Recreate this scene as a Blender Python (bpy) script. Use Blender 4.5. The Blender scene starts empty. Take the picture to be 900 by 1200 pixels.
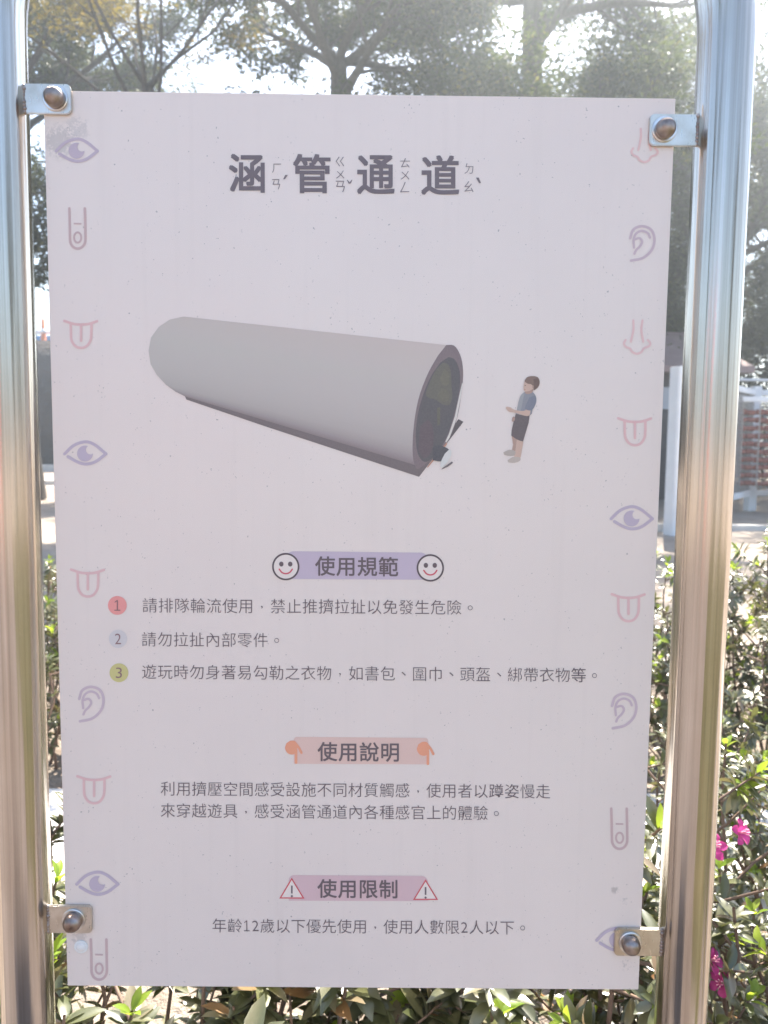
import bpy, bmesh, math, random
import numpy as np
from mathutils import Vector, Matrix

S = bpy.context.scene
COL = S.collection

# ------------------------------------------------------------------ camera
CAM = Vector((0.0227, -0.8038, 1.15))
PITCH, YAW, ROLL = map(math.radians, (5.279, -0.2933, -0.6014))
FPX = 950.0                                   # focal length in pixels of a 900 px wide frame
ZC = CAM.z - 0.12659                          # height of the board's centre
cam_d = bpy.data.cameras.new('camera')
cam = bpy.data.objects.new('camera', cam_d)
COL.objects.link(cam)
_R = Matrix.Rotation(YAW, 3, 'Z') @ Matrix.Rotation(-PITCH, 3, 'X') @ Matrix.Rotation(ROLL, 3, 'Y')
_M = Matrix((_R.col[0], _R.col[2], -_R.col[1])).transposed().to_4x4()
_M.translation = CAM
cam.matrix_world = _M
cam_d.sensor_fit = 'HORIZONTAL'
cam_d.sensor_width = 36
cam_d.lens = FPX / 900 * 36
cam_d.clip_start = 0.03
cam_d.clip_end = 500
cam_d.dof.use_dof = True
cam_d.dof.focus_distance = 0.83
cam_d.dof.aperture_fstop = 13
S.camera = cam

# ------------------------------------------------------------------ sky, sun, exposure
SUN_AZ, SUN_EL = math.radians(19), math.radians(53)
W = bpy.data.worlds.new('World')
S.world = W
W.use_nodes = True
nt = W.node_tree
sky = nt.nodes.new('ShaderNodeTexSky')
sky.sky_type = 'NISHITA'
sky.sun_disc = False
sky.sun_elevation = SUN_EL
sky.sun_rotation = SUN_AZ
sky.air_density = 1.0
sky.dust_density = 1.8
sky.ozone_density = 0.6
bg = nt.nodes['Background']
bg.inputs['Strength'].default_value = 0.105
nt.links.new(sky.outputs[0], bg.inputs[0])
sl = bpy.data.lights.new('sun', 'SUN')
sl.energy = 5.0
sl.angle = math.radians(0.6)
sl.color = (1.0, 0.93, 0.83)
sun = bpy.data.objects.new('sun', sl)
COL.objects.link(sun)
SUND = Vector((math.sin(SUN_AZ) * math.cos(SUN_EL), math.cos(SUN_AZ) * math.cos(SUN_EL), math.sin(SUN_EL)))
sun.rotation_euler = SUND.to_track_quat('Z', 'Y').to_euler()
sun.location = SUND * 40
S.view_settings.view_transform = 'Standard'
S.view_settings.look = 'None'
S.view_settings.gamma = 1
S.view_settings.use_curve_mapping = False
S.view_settings.exposure = 2.06
try:
    S.cycles.use_denoising = True
    S.cycles.max_bounces = 8
    S.cycles.transparent_max_bounces = 8
    S.cycles.volume_bounces = 0
except Exception:
    pass

HAZE_DENSITY = 0.0068

# ------------------------------------------------------------------ helpers
def srgb(r, g, b):
    def f(c):
        c /= 255.0
        return c / 12.92 if c <= 0.04045 else ((c + 0.055) / 1.055) ** 2.4
    return (f(r), f(g), f(b), 1.0)

def at(px, py, D):
    """world point seen at photo pixel (px, py) at optical depth D (used to measure places)"""
    d = _R @ Vector(((px - 450) / FPX, 1, (600 - py) / FPX))
    return CAM + d * D

def link(o, parent=None):
    COL.objects.link(o)
    if parent is not None:
        o.parent = parent
    return o

def mesh(name, verts, faces, mat=None, parent=None, smooth=False):
    me = bpy.data.meshes.new(name)
    me.from_pydata([tuple(v) for v in verts], [], faces)
    me.update()
    if smooth:
        me.polygons.foreach_set('use_smooth', [True] * len(me.polygons))
    o = bpy.data.objects.new(name, me)
    if mat:
        me.materials.append(mat)
    return link(o, parent)

def bmobj(name, bm, mat=None, parent=None, smooth=False):
    me = bpy.data.meshes.new(name)
    bm.normal_update()
    bm.to_mesh(me)
    bm.free()
    if smooth:
        me.polygons.foreach_set('use_smooth', [True] * len(me.polygons))
    o = bpy.data.objects.new(name, me)
    if mat:
        me.materials.append(mat)
    return link(o, parent)

def thing(name, label, cat, loc=(0, 0, 0), rotz=0.0, group=None):
    o = bpy.data.objects.new(name, None)
    o.empty_display_size = 0.1
    o.location = loc
    o.rotation_euler = (0, 0, rotz)
    COL.objects.link(o)
    tag(o, label, cat, group)
    return o

def tag(o, label=None, cat=None, group=None, kind=None):
    for k, v in (('label', label), ('category', cat), ('group', group), ('kind', kind)):
        if v:
            o[k] = v
    return o

def copy_tree(root, loc, rotz=0.0, label=None, scale=1.0, group=None):
    r = root.copy()
    COL.objects.link(r)
    r.location = loc
    r.rotation_euler = (0, 0, rotz)
    r.scale = (scale, scale, scale)
    if label:
        r['label'] = label
    if group:
        r['group'] = group
    def rec(src, dst):
        for ch in list(src.children):
            c = ch.copy()
            COL.objects.link(c)
            c.parent = dst
            rec(ch, c)
    rec(root, r)
    return r

def add_box(bm, c, s, rotz=0.0, bev=0.0):
    m = Matrix.Translation(c) @ Matrix.Rotation(rotz, 4, 'Z') @ Matrix.Diagonal((s[0], s[1], s[2], 1))
    r = bmesh.ops.create_cube(bm, size=1, matrix=m)
    if bev:
        es = list({e for v in r['verts'] for e in v.link_edges})
        bmesh.ops.bevel(bm, geom=es, offset=bev, segments=2, affect='EDGES')

def tube_data(path, radii, n=8, cap=True):
    """verts, faces of a swept tube"""
    P = [Vector(p) for p in path]
    V, F = [], []
    up = None
    for i, p in enumerate(P):
        t = (P[min(i + 1, len(P) - 1)] - P[max(i - 1, 0)]).normalized()
        if up is None:
            a = Vector((1, 0, 0)) if abs(t.x) < 0.8 else Vector((0, 1, 0))
            up = (a - t * a.dot(t)).normalized()
        else:
            up = (up - t * up.dot(t)).normalized()
        s = t.cross(up)
        for k in range(n):
            a = 2 * math.pi * k / n
            V.append(p + (up * math.cos(a) + s * math.sin(a)) * radii[i])
    for i in range(len(P) - 1):
        for k in range(n):
            a, b = i * n + k, i * n + (k + 1) % n
            F.append((a, b, b + n, a + n))
    if cap:
        F.append(tuple(range(n))[::-1])
        F.append(tuple((len(P) - 1) * n + k for k in range(n)))
    return V, F

class MB:
    def __init__(self):
        self.V, self.F = [], []
    def add(self, V, F):
        b = len(self.V)
        self.V += V
        self.F += [tuple(i + b for i in f) for f in F]
    def tube(self, path, radii, n=8, cap=True):
        self.add(*tube_data(path, radii, n, cap))
    def build(self, name, mat, parent=None, smooth=False):
        return mesh(name, self.V, self.F, mat, parent, smooth)

# ------------------------------------------------------------------ materials
class MT:
    """small wrapper for node materials"""
    def __init__(self, name):
        self.m = bpy.data.materials.new(name)
        self.m.use_nodes = True
        self.t = self.m.node_tree
        self.p = self.t.nodes['Principled BSDF']
        self.out = self.t.nodes['Material Output']
    def n(self, typ, **kw):
        nd = self.t.nodes.new(typ)
        for k, v in kw.items():
            setattr(nd, k, v)
        return nd
    def l(self, a, b):
        self.t.links.new(a, b)
    def noise(self, scale, detail=3, rough=0.55, vec=None):
        nd = self.n('ShaderNodeTexNoise')
        nd.inputs['Scale'].default_value = scale
        nd.inputs['Detail'].default_value = detail
        nd.inputs['Roughness'].default_value = rough
        if vec is not None:
            self.l(vec, nd.inputs['Vector'])
        return nd
    def coord(self, which='Object', scale=None):
        tc = self.n('ShaderNodeTexCoord')
        if scale is None:
            return tc.outputs[which]
        mp = self.n('ShaderNodeMapping')
        mp.inputs['Scale'].default_value = scale
        self.l(tc.outputs[which], mp.inputs['Vector'])
        return mp.outputs[0]
    def ramp(self, fac, stops):
        r = self.n('ShaderNodeValToRGB')
        e = r.color_ramp.elements
        while len(e) < len(stops):
            e.new(0.5)
        for i, (pos, c) in enumerate(stops):
            e[i].position = pos
            e[i].color = c if len(c) == 4 else (*c, 1)
        self.l(fac, r.inputs[0])
        return r.outputs[0]
    def math(self, op, a, b=None, clamp=False):
        nd = self.n('ShaderNodeMath', operation=op)
        nd.use_clamp = clamp
        for i, x in enumerate((a, b)):
            if x is None:
                continue
            if isinstance(x, (int, float)):
                nd.inputs[i].default_value = x
            else:
                self.l(x, nd.inputs[i])
        return nd.outputs[0]
    def mix(self, fac, a, b, blend='MIX'):
        nd = self.n('ShaderNodeMix', data_type='RGBA', blend_type=blend)
        for sock, x in ((nd.inputs[0], fac), (nd.inputs[6], a), (nd.inputs[7], b)):
            if isinstance(x, (int, float)):
                sock.default_value = x
            elif isinstance(x, tuple):
                sock.default_value = x if len(x) == 4 else (*x, 1)
            else:
                self.l(x, sock)
        return nd.outputs[2]
    def bump(self, h, strength, dist):
        b = self.n('ShaderNodeBump')
        b.inputs['Strength'].default_value = strength
        b.inputs['Distance'].default_value = dist
        self.l(h, b.inputs['Height'])
        self.l(b.outputs[0], self.p.inputs['Normal'])
        return b.outputs[0]
    def set(self, **kw):
        for k, v in kw.items():
            k = k.replace('_', ' ')
            if isinstance(v, (int, float, tuple)):
                self.p.inputs[k].default_value = v if not (isinstance(v, tuple) and len(v) == 3) else (*v, 1)
            else:
                self.l(v, self.p.inputs[k])
        return self

BOARD = (0.835, 0.722, 0.645)

def mat_board():
    t = MT('board_coating')
    oc = t.coord('Object')
    big = t.noise(3.0, 3, 0.5, oc).outputs[0]
    base = t.mix(t.ramp(big, [(0.3, (0, 0, 0)), (0.7, (1, 1, 1))]), (BOARD[0] * 0.97, BOARD[1] * 0.965, BOARD[2] * 0.97), BOARD)
    # faint dried water runs and cloudy dust film
    runs = t.noise(70, 3, 0.6, t.coord('Object', (1, 1, 0.035))).outputs[0]
    base = t.mix(t.math('MULTIPLY', t.ramp(runs, [(0.55, (0, 0, 0)), (0.75, (1, 1, 1))]), 0.10), base, (0.62, 0.52, 0.46))
    film = t.noise(9, 5, 0.65, oc).outputs[0]
    base = t.mix(t.math('MULTIPLY', t.ramp(film, [(0.42, (0, 0, 0)), (0.68, (1, 1, 1))]), 0.10), base, (0.66, 0.58, 0.52))
    # fine dust specks
    sp = t.noise(420, 1, 0.5, oc).outputs[0]
    sp2 = t.noise(40, 2, 0.5, oc).outputs[0]
    m = t.math('MULTIPLY', t.ramp(sp, [(0.735, (0, 0, 0)), (0.765, (1, 1, 1))]), t.ramp(sp2, [(0.45, (0, 0, 0)), (0.6, (1, 1, 1))]))
    base = t.mix(t.math('MULTIPLY', m, 0.55), base, (0.16, 0.14, 0.13))
    # a few grubby places: tape residue, smears by the bolts
    for (px, py, r, dark, thr) in ((70, 168, 0.020, (0.30, 0.27, 0.25), 0.50), (92, 152, 0.016, (0.42, 0.38, 0.36), 0.55),
                                   (719, 1041, 0.006, (0.12, 0.11, 0.11), 0.56), (731, 1054, 0.009, (0.3, 0.28, 0.28), 0.66),
                                   (731, 1128, 0.011, (0.3, 0.28, 0.28), 0.66), (92, 1098, 0.013, (0.38, 0.35, 0.33), 0.55)):
        x, z = B(px, py)
        vd = t.n('ShaderNodeVectorMath', operation='DISTANCE')
        t.l(oc, vd.inputs[0])
        vd.inputs[1].default_value = (x, 0, z)
        fall = t.math('SUBTRACT', 1.0, t.math('DIVIDE', vd.outputs['Value'], r), True)
        nz = t.noise(260, 5, 0.75, oc).outputs[0]
        k = t.math('MULTIPLY', t.math('SUBTRACT', t.math('ADD', nz, t.math('MULTIPLY', fall, 0.25)), thr), 9.0, True)
        k = t.math('MULTIPLY', k, t.math('MULTIPLY', fall, 2.0, True))
        base = t.mix(t.math('MULTIPLY', k, 0.38), base, dark)
    t.set(Base_Color=base, Roughness=0.36)
    t.p.inputs['Specular IOR Level'].default_value = 0.5
    t.p.inputs['Coat Weight'].default_value = 0.7
    t.p.inputs['Coat Roughness'].default_value = 0.22
    fine = t.noise(900, 2, 0.5, oc).outputs[0]
    t.bump(fine, 0.05, 0.0005)
    return t.m

_print_cache = {}
def mat_print(mult, name='print_ink'):
    key = tuple(round(m, 3) for m in mult)
    if key in _print_cache:
        return _print_cache[key]
    t = MT(name)
    oc = t.coord('Object')
    nz = t.noise(700, 2, 0.6, oc).outputs[0]
    c = tuple(BOARD[i] * mult[i] for i in range(3))
    c2 = tuple(min(1, x * 1.04 + 0.004) for x in c)
    t.set(Base_Color=t.mix(nz, c, c2), Roughness=0.45)
    t.p.inputs['Specular IOR Level'].default_value = 0.35
    _print_cache[key] = t.m
    return t.m

def mat_printed_picture():
    t = MT('printed_picture')
    at_ = t.n('ShaderNodeAttribute', attribute_name='ink')
    nz = t.noise(600, 2, 0.6, t.coord('Object')).outputs[0]
    c = t.mix(t.math('MULTIPLY', nz, 0.10), at_.outputs['Color'], BOARD)
    t.set(Base_Color=c, Roughness=0.45)
    t.p.inputs['Specular IOR Level'].default_value = 0.35
    return t.m

def mat_steel():
    t = MT('stainless_steel')
    v = t.coord('Object', (1, 1, 0.006))
    s1 = t.noise(700, 3, 0.7, v).outputs[0]
    s2 = t.noise(150, 3, 0.65, v).outputs[0]
    s3 = t.noise(55, 2, 0.5, t.coord('Object', (1, 1, 0.02))).outputs[0]
    blot = t.noise(14, 4, 0.6, t.coord('Object', (1, 1, 0.25))).outputs[0]
    col = t.mix(t.ramp(s2, [(0.3, (0, 0, 0)), (0.7, (1, 1, 1))]), (0.70, 0.66, 0.61), (0.40, 0.36, 0.32))
    col = t.mix(t.ramp(blot, [(0.35, (0, 0, 0)), (0.75, (0.6, 0.6, 0.6))]), col, (0.40, 0.33, 0.26))
    t.set(Base_Color=col, Metallic=1.0)
    t.set(Roughness=t.math('ADD', t.math('MULTIPLY', s1, 0.14), 0.11))
    s4 = t.noise(110, 1, 0.4, t.coord('Object', (1, 1, 0.01))).outputs[0]
    h = t.math('ADD', t.math('ADD', t.math('MULTIPLY', s2, 0.12), t.math('MULTIPLY', s4, 0.8)), t.math('MULTIPLY', s3, 1.5))
    t.bump(h, 0.8, 0.0022)
    return t.m

def mat_plate():
    t = MT('plate_steel')
    oc = t.coord('Object', (6, 1, 1))
    nz = t.noise(90, 4, 0.65, oc).outputs[0]
    st = t.noise(30, 4, 0.6, t.coord('Object')).outputs[0]
    col = t.mix(t.ramp(st, [(0.35, (0, 0, 0)), (0.7, (1, 1, 1))]), (0.70, 0.66, 0.60), (0.48, 0.42, 0.34))
    t.set(Base_Color=col, Metallic=1.0, Roughness=t.math('ADD', t.math('MULTIPLY', nz, 0.2), 0.2))
    t.bump(nz, 0.12, 0.0006)
    return t.m

def mat_simple(name, c1, c2, rough=0.6, scale=20, metal=0.0, bump=0.2, bd=0.004, coordscale=None):
    t = MT(name)
    oc = t.coord('Object', coordscale)
    nz = t.noise(scale, 4, 0.6, oc).outputs[0]
    t.set(Base_Color=t.mix(t.ramp(nz, [(0.3, (0, 0, 0)), (0.7, (1, 1, 1))]), c1, c2), Roughness=rough, Metallic=metal)
    if bump:
        t.bump(t.noise(scale * 5, 4, 0.6, oc).outputs[0], bump, bd)
    return t.m

def mat_leaf(name, stops, trans, rough=0.35, tfac=0.45, spec=0.5):
    """leaf: glossy diffuse face plus light coming through; every leaf gets its own tone"""
    t = MT(name)
    g = t.n('ShaderNodeNewGeometry')
    rnd = g.outputs['Random Per Island']
    col = t.ramp(rnd, stops)
    nz = t.noise(60, 2, 0.5, t.coord('Object')).outputs[0]
    col2 = t.mix(t.math('MULTIPLY', nz, 0.35), col, (0.10, 0.08, 0.03))
    t.set(Base_Color=col2, Roughness=rough)
    t.p.inputs['Specular IOR Level'].default_value = spec
    tr = t.n('ShaderNodeBsdfTranslucent')
    tcol = t.mix(0.55, col, trans, 'MIX')
    t.l(tcol, tr.inputs[0])
    mx = t.n('ShaderNodeMixShader')
    mx.inputs[0].default_value = tfac
    t.l(t.p.outputs[0], mx.inputs[1])
    t.l(tr.outputs[0], mx.inputs[2])
    t.l(mx.outputs[0], t.out.inputs[0])
    return t.m

# ------------------------------------------------------------------ board coordinates
BW, BH = 0.60, 0.90
def _homography(src, dst):
    A, b = [], []
    for (x, y), (u, v) in zip(src, dst):
        A.append([x, y, 1, 0, 0, 0, -u * x, -u * y]); b.append(u)
        A.append([0, 0, 0, x, y, 1, -v * x, -v * y]); b.append(v)
    h = np.linalg.solve(np.array(A, float), np.array(b, float))
    return np.append(h, 1).reshape(3, 3)
HM = _homography([(52, 108), (792, 115), (747, 1158), (79, 1155)],
                 [(-BW / 2, ZC + BH / 2), (BW / 2, ZC + BH / 2), (BW / 2, ZC - BH / 2), (-BW / 2, ZC - BH / 2)])
def B(px, py):
    """where a print measured in the photograph lies on the flat board: metres (x, z)"""
    q = HM @ np.array([px, py, 1.0])
    return q[0] / q[2], q[1] / q[2]

FRONT = -0.0015            # y of the board's printed face

# ================================================================== GROUND AND DISTANCE
def build_ground():
    t = MT('sand_ground')
    oc = t.coord('Object')
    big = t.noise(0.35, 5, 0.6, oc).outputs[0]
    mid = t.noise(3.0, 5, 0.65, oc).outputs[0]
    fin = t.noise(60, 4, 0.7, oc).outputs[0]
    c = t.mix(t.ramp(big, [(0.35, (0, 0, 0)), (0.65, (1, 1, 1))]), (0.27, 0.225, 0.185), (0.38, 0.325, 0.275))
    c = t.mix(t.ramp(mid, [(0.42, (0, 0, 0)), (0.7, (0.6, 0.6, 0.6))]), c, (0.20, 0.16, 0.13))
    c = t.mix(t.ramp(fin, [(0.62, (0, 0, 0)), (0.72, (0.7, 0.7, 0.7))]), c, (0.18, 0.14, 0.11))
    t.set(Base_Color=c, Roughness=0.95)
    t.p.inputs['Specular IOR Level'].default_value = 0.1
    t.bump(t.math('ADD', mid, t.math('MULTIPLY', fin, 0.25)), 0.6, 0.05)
    g = []
    xs = np.unique(np.concatenate([np.linspace(-150, -12, 12), np.linspace(-12, 12, 97), np.linspace(12, 150, 12)]))
    ys = np.unique(np.concatenate([np.linspace(-150, -6, 12), np.linspace(-6, 26, 129), np.linspace(26, 150, 12)]))
    rng = np.random.RandomState(3)
    ph = rng.rand(8, 3) * 6.28
    V = []
    for y in ys:
        for x in xs:
            h = 0
            if abs(x) < 12 and 4.2 < y < 26:
                w = min(1, (y - 4.2) / 1.5) * min(1, (12 - abs(x)) / 2) * min(1, (26 - y) / 3)
                for k in range(5):
                    f = 0.5 + 0.45 * k
                    h += math.sin(x * f + ph[k, 0] + 1.3 * math.sin(y * f * .6 + ph[k, 1])) * math.sin(y * f * 1.2 + ph[k, 2]) / (1 + k)
                h *= 0.035 * w
            V.append((x, y, h))
    n = len(xs)
    F = [(j * n + i, j * n + i + 1, (j + 1) * n + i + 1, (j + 1) * n + i) for j in range(len(ys) - 1) for i in range(n - 1)]
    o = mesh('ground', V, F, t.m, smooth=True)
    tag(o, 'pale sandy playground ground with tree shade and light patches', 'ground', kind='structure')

    # soil of the planting bed behind the sign, and the pale strip between the two rows of shrubs
    soil = mat_simple('bed_soil', (0.16, 0.12, 0.09), (0.30, 0.25, 0.20), 0.95, 12, bump=0.9, bd=0.02)
    V, F = [], []
    nx, ny = 70, 40
    for j in range(ny + 1):
        for i in range(nx + 1):
            x = -3.2 + 6.4 * i / nx
            y = 0.10 + 0.82 * j / ny
            V.append((x, y, 0.012 + 0.02 * abs(math.sin(x * 7 + 2 * math.sin(y * 9))) * math.sin(math.pi * j / ny)))
    F = [(j * (nx + 1) + i, j * (nx + 1) + i + 1, (j + 1) * (nx + 1) + i + 1, (j + 1) * (nx + 1) + i) for j in range(ny) for i in range(nx)]
    o = mesh('flower_bed', V, F, soil, smooth=True)
    tag(o, 'bare brown soil of the planting bed under the azaleas', 'soil', kind='structure')
    t2 = MT('rubber_paving')
    oc = t2.coord('Object')
    pn = t2.noise(1.6, 5, 0.6, oc).outputs[0]
    pf = t2.noise(180, 3, 0.7, oc).outputs[0]
    c = t2.mix(t2.ramp(pn, [(0.35, (0, 0, 0)), (0.65, (1, 1, 1))]), (0.095, 0.078, 0.072), (0.19, 0.155, 0.14))
    c = t2.mix(t2.ramp(pf, [(0.4, (0, 0, 0)), (0.7, (0.6, 0.6, 0.6))]), c, (0.07, 0.06, 0.055))
    t2.set(Base_Color=c, Roughness=0.9)
    t2.bump(pf, 0.5, 0.006)
    bm = bmesh.new()
    add_box(bm, (0, -3.95, 0.0), (16.0, 8.0, 0.05), bev=0.01)
    o = bmobj('pavement', bm, t2.m)
    tag(o, 'brown granular rubber paving in front of the sign where the viewer stands', 'pavement', kind='structure')
    # unseen worn lawn added right of the viewer for olive reflections in the posts
    t3 = MT('worn_lawn')
    oc = t3.coord('Object')
    gn = t3.noise(2.2, 5, 0.65, oc).outputs[0]
    gf = t3.noise(240, 3, 0.7, oc).outputs[0]
    c = t3.mix(t3.ramp(gn, [(0.4, (0, 0, 0)), (0.62, (1, 1, 1))]), (0.055, 0.060, 0.018), (0.16, 0.125, 0.06))
    t3.set(Base_Color=c, Roughness=0.95)
    t3.bump(gf, 0.8, 0.02)
    V, F = [], []
    for k in range(41):
        x = 0.55 + 0.18 * math.sin(k * 0.9) + 0.02 * k
        yy = -0.35 - 7.4 * k / 40
        V += [(x, yy, 0.032), (7.9, yy, 0.032)]
    F = [(2 * k, 2 * k + 2, 2 * k + 3, 2 * k + 1) for k in range(40)]
    o = mesh('lawn', V, F, t3.m)
    tag(o, 'worn olive lawn added out of view to the right of the brown paving', 'lawn', kind='structure')
    conc = mat_simple('pale_concrete', (0.50, 0.475, 0.45), (0.60, 0.575, 0.55), 0.85, 6, bump=0.3, bd=0.004)
    bm = bmesh.new()
    add_box(bm, (0, 1.30, 0.02), (7.0, 0.70, 0.05), bev=0.006)
    o = bmobj('path', bm, conc)
    tag(o, 'pale concrete strip running between the shrub rows', 'path', kind='structure')
    V, F = [], []
    for j in range(ny + 1):
        for i in range(nx + 1):
            x = -3.4 + 6.8 * i / nx
            y = 1.66 + 1.55 * j / ny
            V.append((x, y, 0.012 + 0.02 * abs(math.sin(x * 6 + 2 * math.sin(y * 5))) * math.sin(math.pi * j / ny)))
    F = [(j * (nx + 1) + i, j * (nx + 1) + i + 1, (j + 1) * (nx + 1) + i + 1, (j + 1) * (nx + 1) + i) for j in range(ny) for i in range(nx)]
    o = mesh('flower_bed', V, F, soil, smooth=True)
    tag(o, 'brown soil of the farther planting bed under taller shrubs', 'soil', kind='structure')
    # low pale kerb lines out on the sand
    kb = mat_simple('kerb_concrete', (0.55, 0.52, 0.48), (0.66, 0.63, 0.58), 0.85, 8, bump=0.3)
    bm = bmesh.new()
    add_box(bm, (6.0, 9.35, 0.03), (9.0, 0.14, 0.12), rotz=math.radians(-2), bev=0.012)
    o = bmobj('kerb', bm, kb)
    tag(o, 'low pale kerb line crossing the sand before the white fence', 'kerb', kind='structure')
    bm = bmesh.new()
    add_box(bm, (-9.0, 17.6, 0.04), (12.0, 0.5, 0.14), bev=0.012)
    add_box(bm, (-9.0, 23.9, 0.08), (16.0, 0.3, 0.26), bev=0.012)
    o = bmobj('kerb', bm, kb)
    tag(o, 'pale kerb bands at the foot of the dark bank', 'kerb', kind='structure')

def build_bank():
    m = mat_simple('bank_earth', (0.030, 0.020, 0.014), (0.060, 0.042, 0.030), 0.95, 1.2, bump=0.8, bd=0.12)
    V, F = [], []
    nx, ny = 60, 24
    for j in range(ny + 1):
        for i in range(nx + 1):
            x = -34 + 31 * i / nx
            u = j / ny
            y = 24.6 + 11.0 * u
            z = 4.15 * (1 - (1 - min(1, u * 9.0)) ** 1.3) * min(1.0, (nx - i) / 7) ** 0.6
            z += 0.10 * math.sin(x * 1.7 + 2 * math.sin(y)) * min(1, u * 3)
            V.append((x, y, max(z, 0) - 0.02))
    F = [(j * (nx + 1) + i, j * (nx + 1) + i + 1, (j + 1) * (nx + 1) + i + 1, (j + 1) * (nx + 1) + i) for j in range(ny) for i in range(nx)]
    o = mesh('hill', V, F, m, smooth=True)
    tag(o, 'dark brown earth bank rising at the far left of the playground', 'bank', kind='structure')

# ================================================================== TREES
BARK = None
def rand_unit(rng):
    while True:
        v = Vector((rng.uniform(-1, 1), rng.uniform(-1, 1), rng.uniform(-1, 1)))
        if 0.05 < v.length < 1:
            return v.normalized()

def make_tree(name, label, seed, leafmat, fork, limb_n, limb_len, trunk_r, leaf=(0.10, 0.045), per_twig=60,
              rise=0.5, droop=0.0, levels=(6, 6), flat=0.5, spread=0.16, lean=(0, 0), low=0):
    rng = random.Random(seed)
    wood = MB()
    LV, LF = [], []
    def leaves(p, d, L):
        n = per_twig
        for _ in range(n):
            s = rng.random()
            q = p + d * (L * s) + Vector((rng.gauss(0, spread), rng.gauss(0, spread), rng.gauss(0, spread * (1 - 0.55 * flat))))
            ax = (d * 0.5 + rand_unit(rng)).normalized()
            ax.z = ax.z * (1 - flat) - 0.25 * rng.random()
            ax.normalize()
            nr = (Vector((0, 0, 1)) * flat * 1.6 + rand_unit(rng)).normalized()
            sd = ax.cross(nr)
            if sd.length < 1e-3:
                continue
            sd.normalize()
            k = rng.uniform(0.65, 1.25)
            l, w = leaf[0] * k, leaf[1] * k
            up = sd.cross(ax) * (w * 0.25)
            b = len(LV)
            LV.extend((q, q + ax * (l * .5) + sd * (w * .5) + up, q + ax * l, q + ax * (l * .5) - sd * (w * .5) + up))
            LF.append((b, b + 1, b + 2, b + 3))
    def grow(p, d, L, r, lvl):
        nseg = 5 if lvl < 2 else 3
        pts, rad = [p.copy()], [r]
        q, dd = p.copy(), d.copy()
        for i in range(nseg):
            dd = (dd + rand_unit(rng) * 0.20 + Vector((0, 0, 0.05 * rise - droop * 0.12 * lvl))).normalized()
            q = q + dd * (L / nseg)
            pts.append(q.copy())
            rad.append(max(0.004, r * (1 - 0.72 * (i + 1) / nseg)))
        wood.tube(pts, rad, 10 if lvl == 0 else (6 if lvl == 1 else 4), cap=False)
        if lvl == 2:
            leaves(pts[0], (pts[-1] - pts[0]).normalized(), L)
            return
        nch = levels[lvl]
        for c in range(nch):
            f = 0.30 + 0.70 * (c + rng.random() * .6) / nch
            f = min(f, 1.0)
            x = f * nseg
            i = min(int(x), nseg - 1)
            pp = pts[i].lerp(pts[i + 1], x - i)
            base = (pts[i + 1] - pts[i]).normalized()
            side = rand_unit(rng)
            side = side - base * side.dot(base)
            side.z *= 0.55
            nd = (base * 0.75 + side.normalized() * rng.uniform(0.55, 0.95)).normalized()
            grow(pp, nd, L * rng.uniform(0.42, 0.62) * (1.15 - 0.35 * f), rad[i] * 0.5, lvl + 1)
    # trunk
    top = Vector((lean[0], lean[1], fork))
    tp, tr = [], []
    for i in range(9):
        f = i / 8
        q = top * f
        q += Vector((math.sin(f * 5 + seed) * 0.05, math.cos(f * 4 + seed * 2) * 0.05, 0)) * f
        tp.append(q)
        tr.append(trunk_r * (1.0 - 0.35 * f) * (1 + 0.5 * max(0, 0.12 - f) / 0.12))
    wood.tube(tp, tr, 14, cap=False)
    for k in range(limb_n):
        a = 2 * math.pi * (k + rng.uniform(-.25, .25)) / limb_n
        el = rng.uniform(0.25, 0.9) * rise + 0.12
        if k % 3 == 2:
            el += 0.45
        d = Vector((math.cos(a), math.sin(a), el)).normalized()
        st = tp[-1] if k % 2 else tp[-2].lerp(tp[-1], rng.random())
        grow(st, d, limb_len * rng.uniform(0.8, 1.15), trunk_r * 0.36, 0)
    for k in range(low):
        a = 2 * math.pi * (k + rng.uniform(-.3, .3)) / low
        d = Vector((math.cos(a), math.sin(a), rng.uniform(-0.05, 0.25))).normalized()
        grow(tp[4].lerp(tp[7], rng.random()), d, limb_len * rng.uniform(0.6, 0.85), trunk_r * 0.2, 0)
    root = thing(name, label, 'tree')
    wood.build('trunk', BARK, root, True)
    mesh('crown', LV, LF, leafmat, root)
    return root

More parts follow.
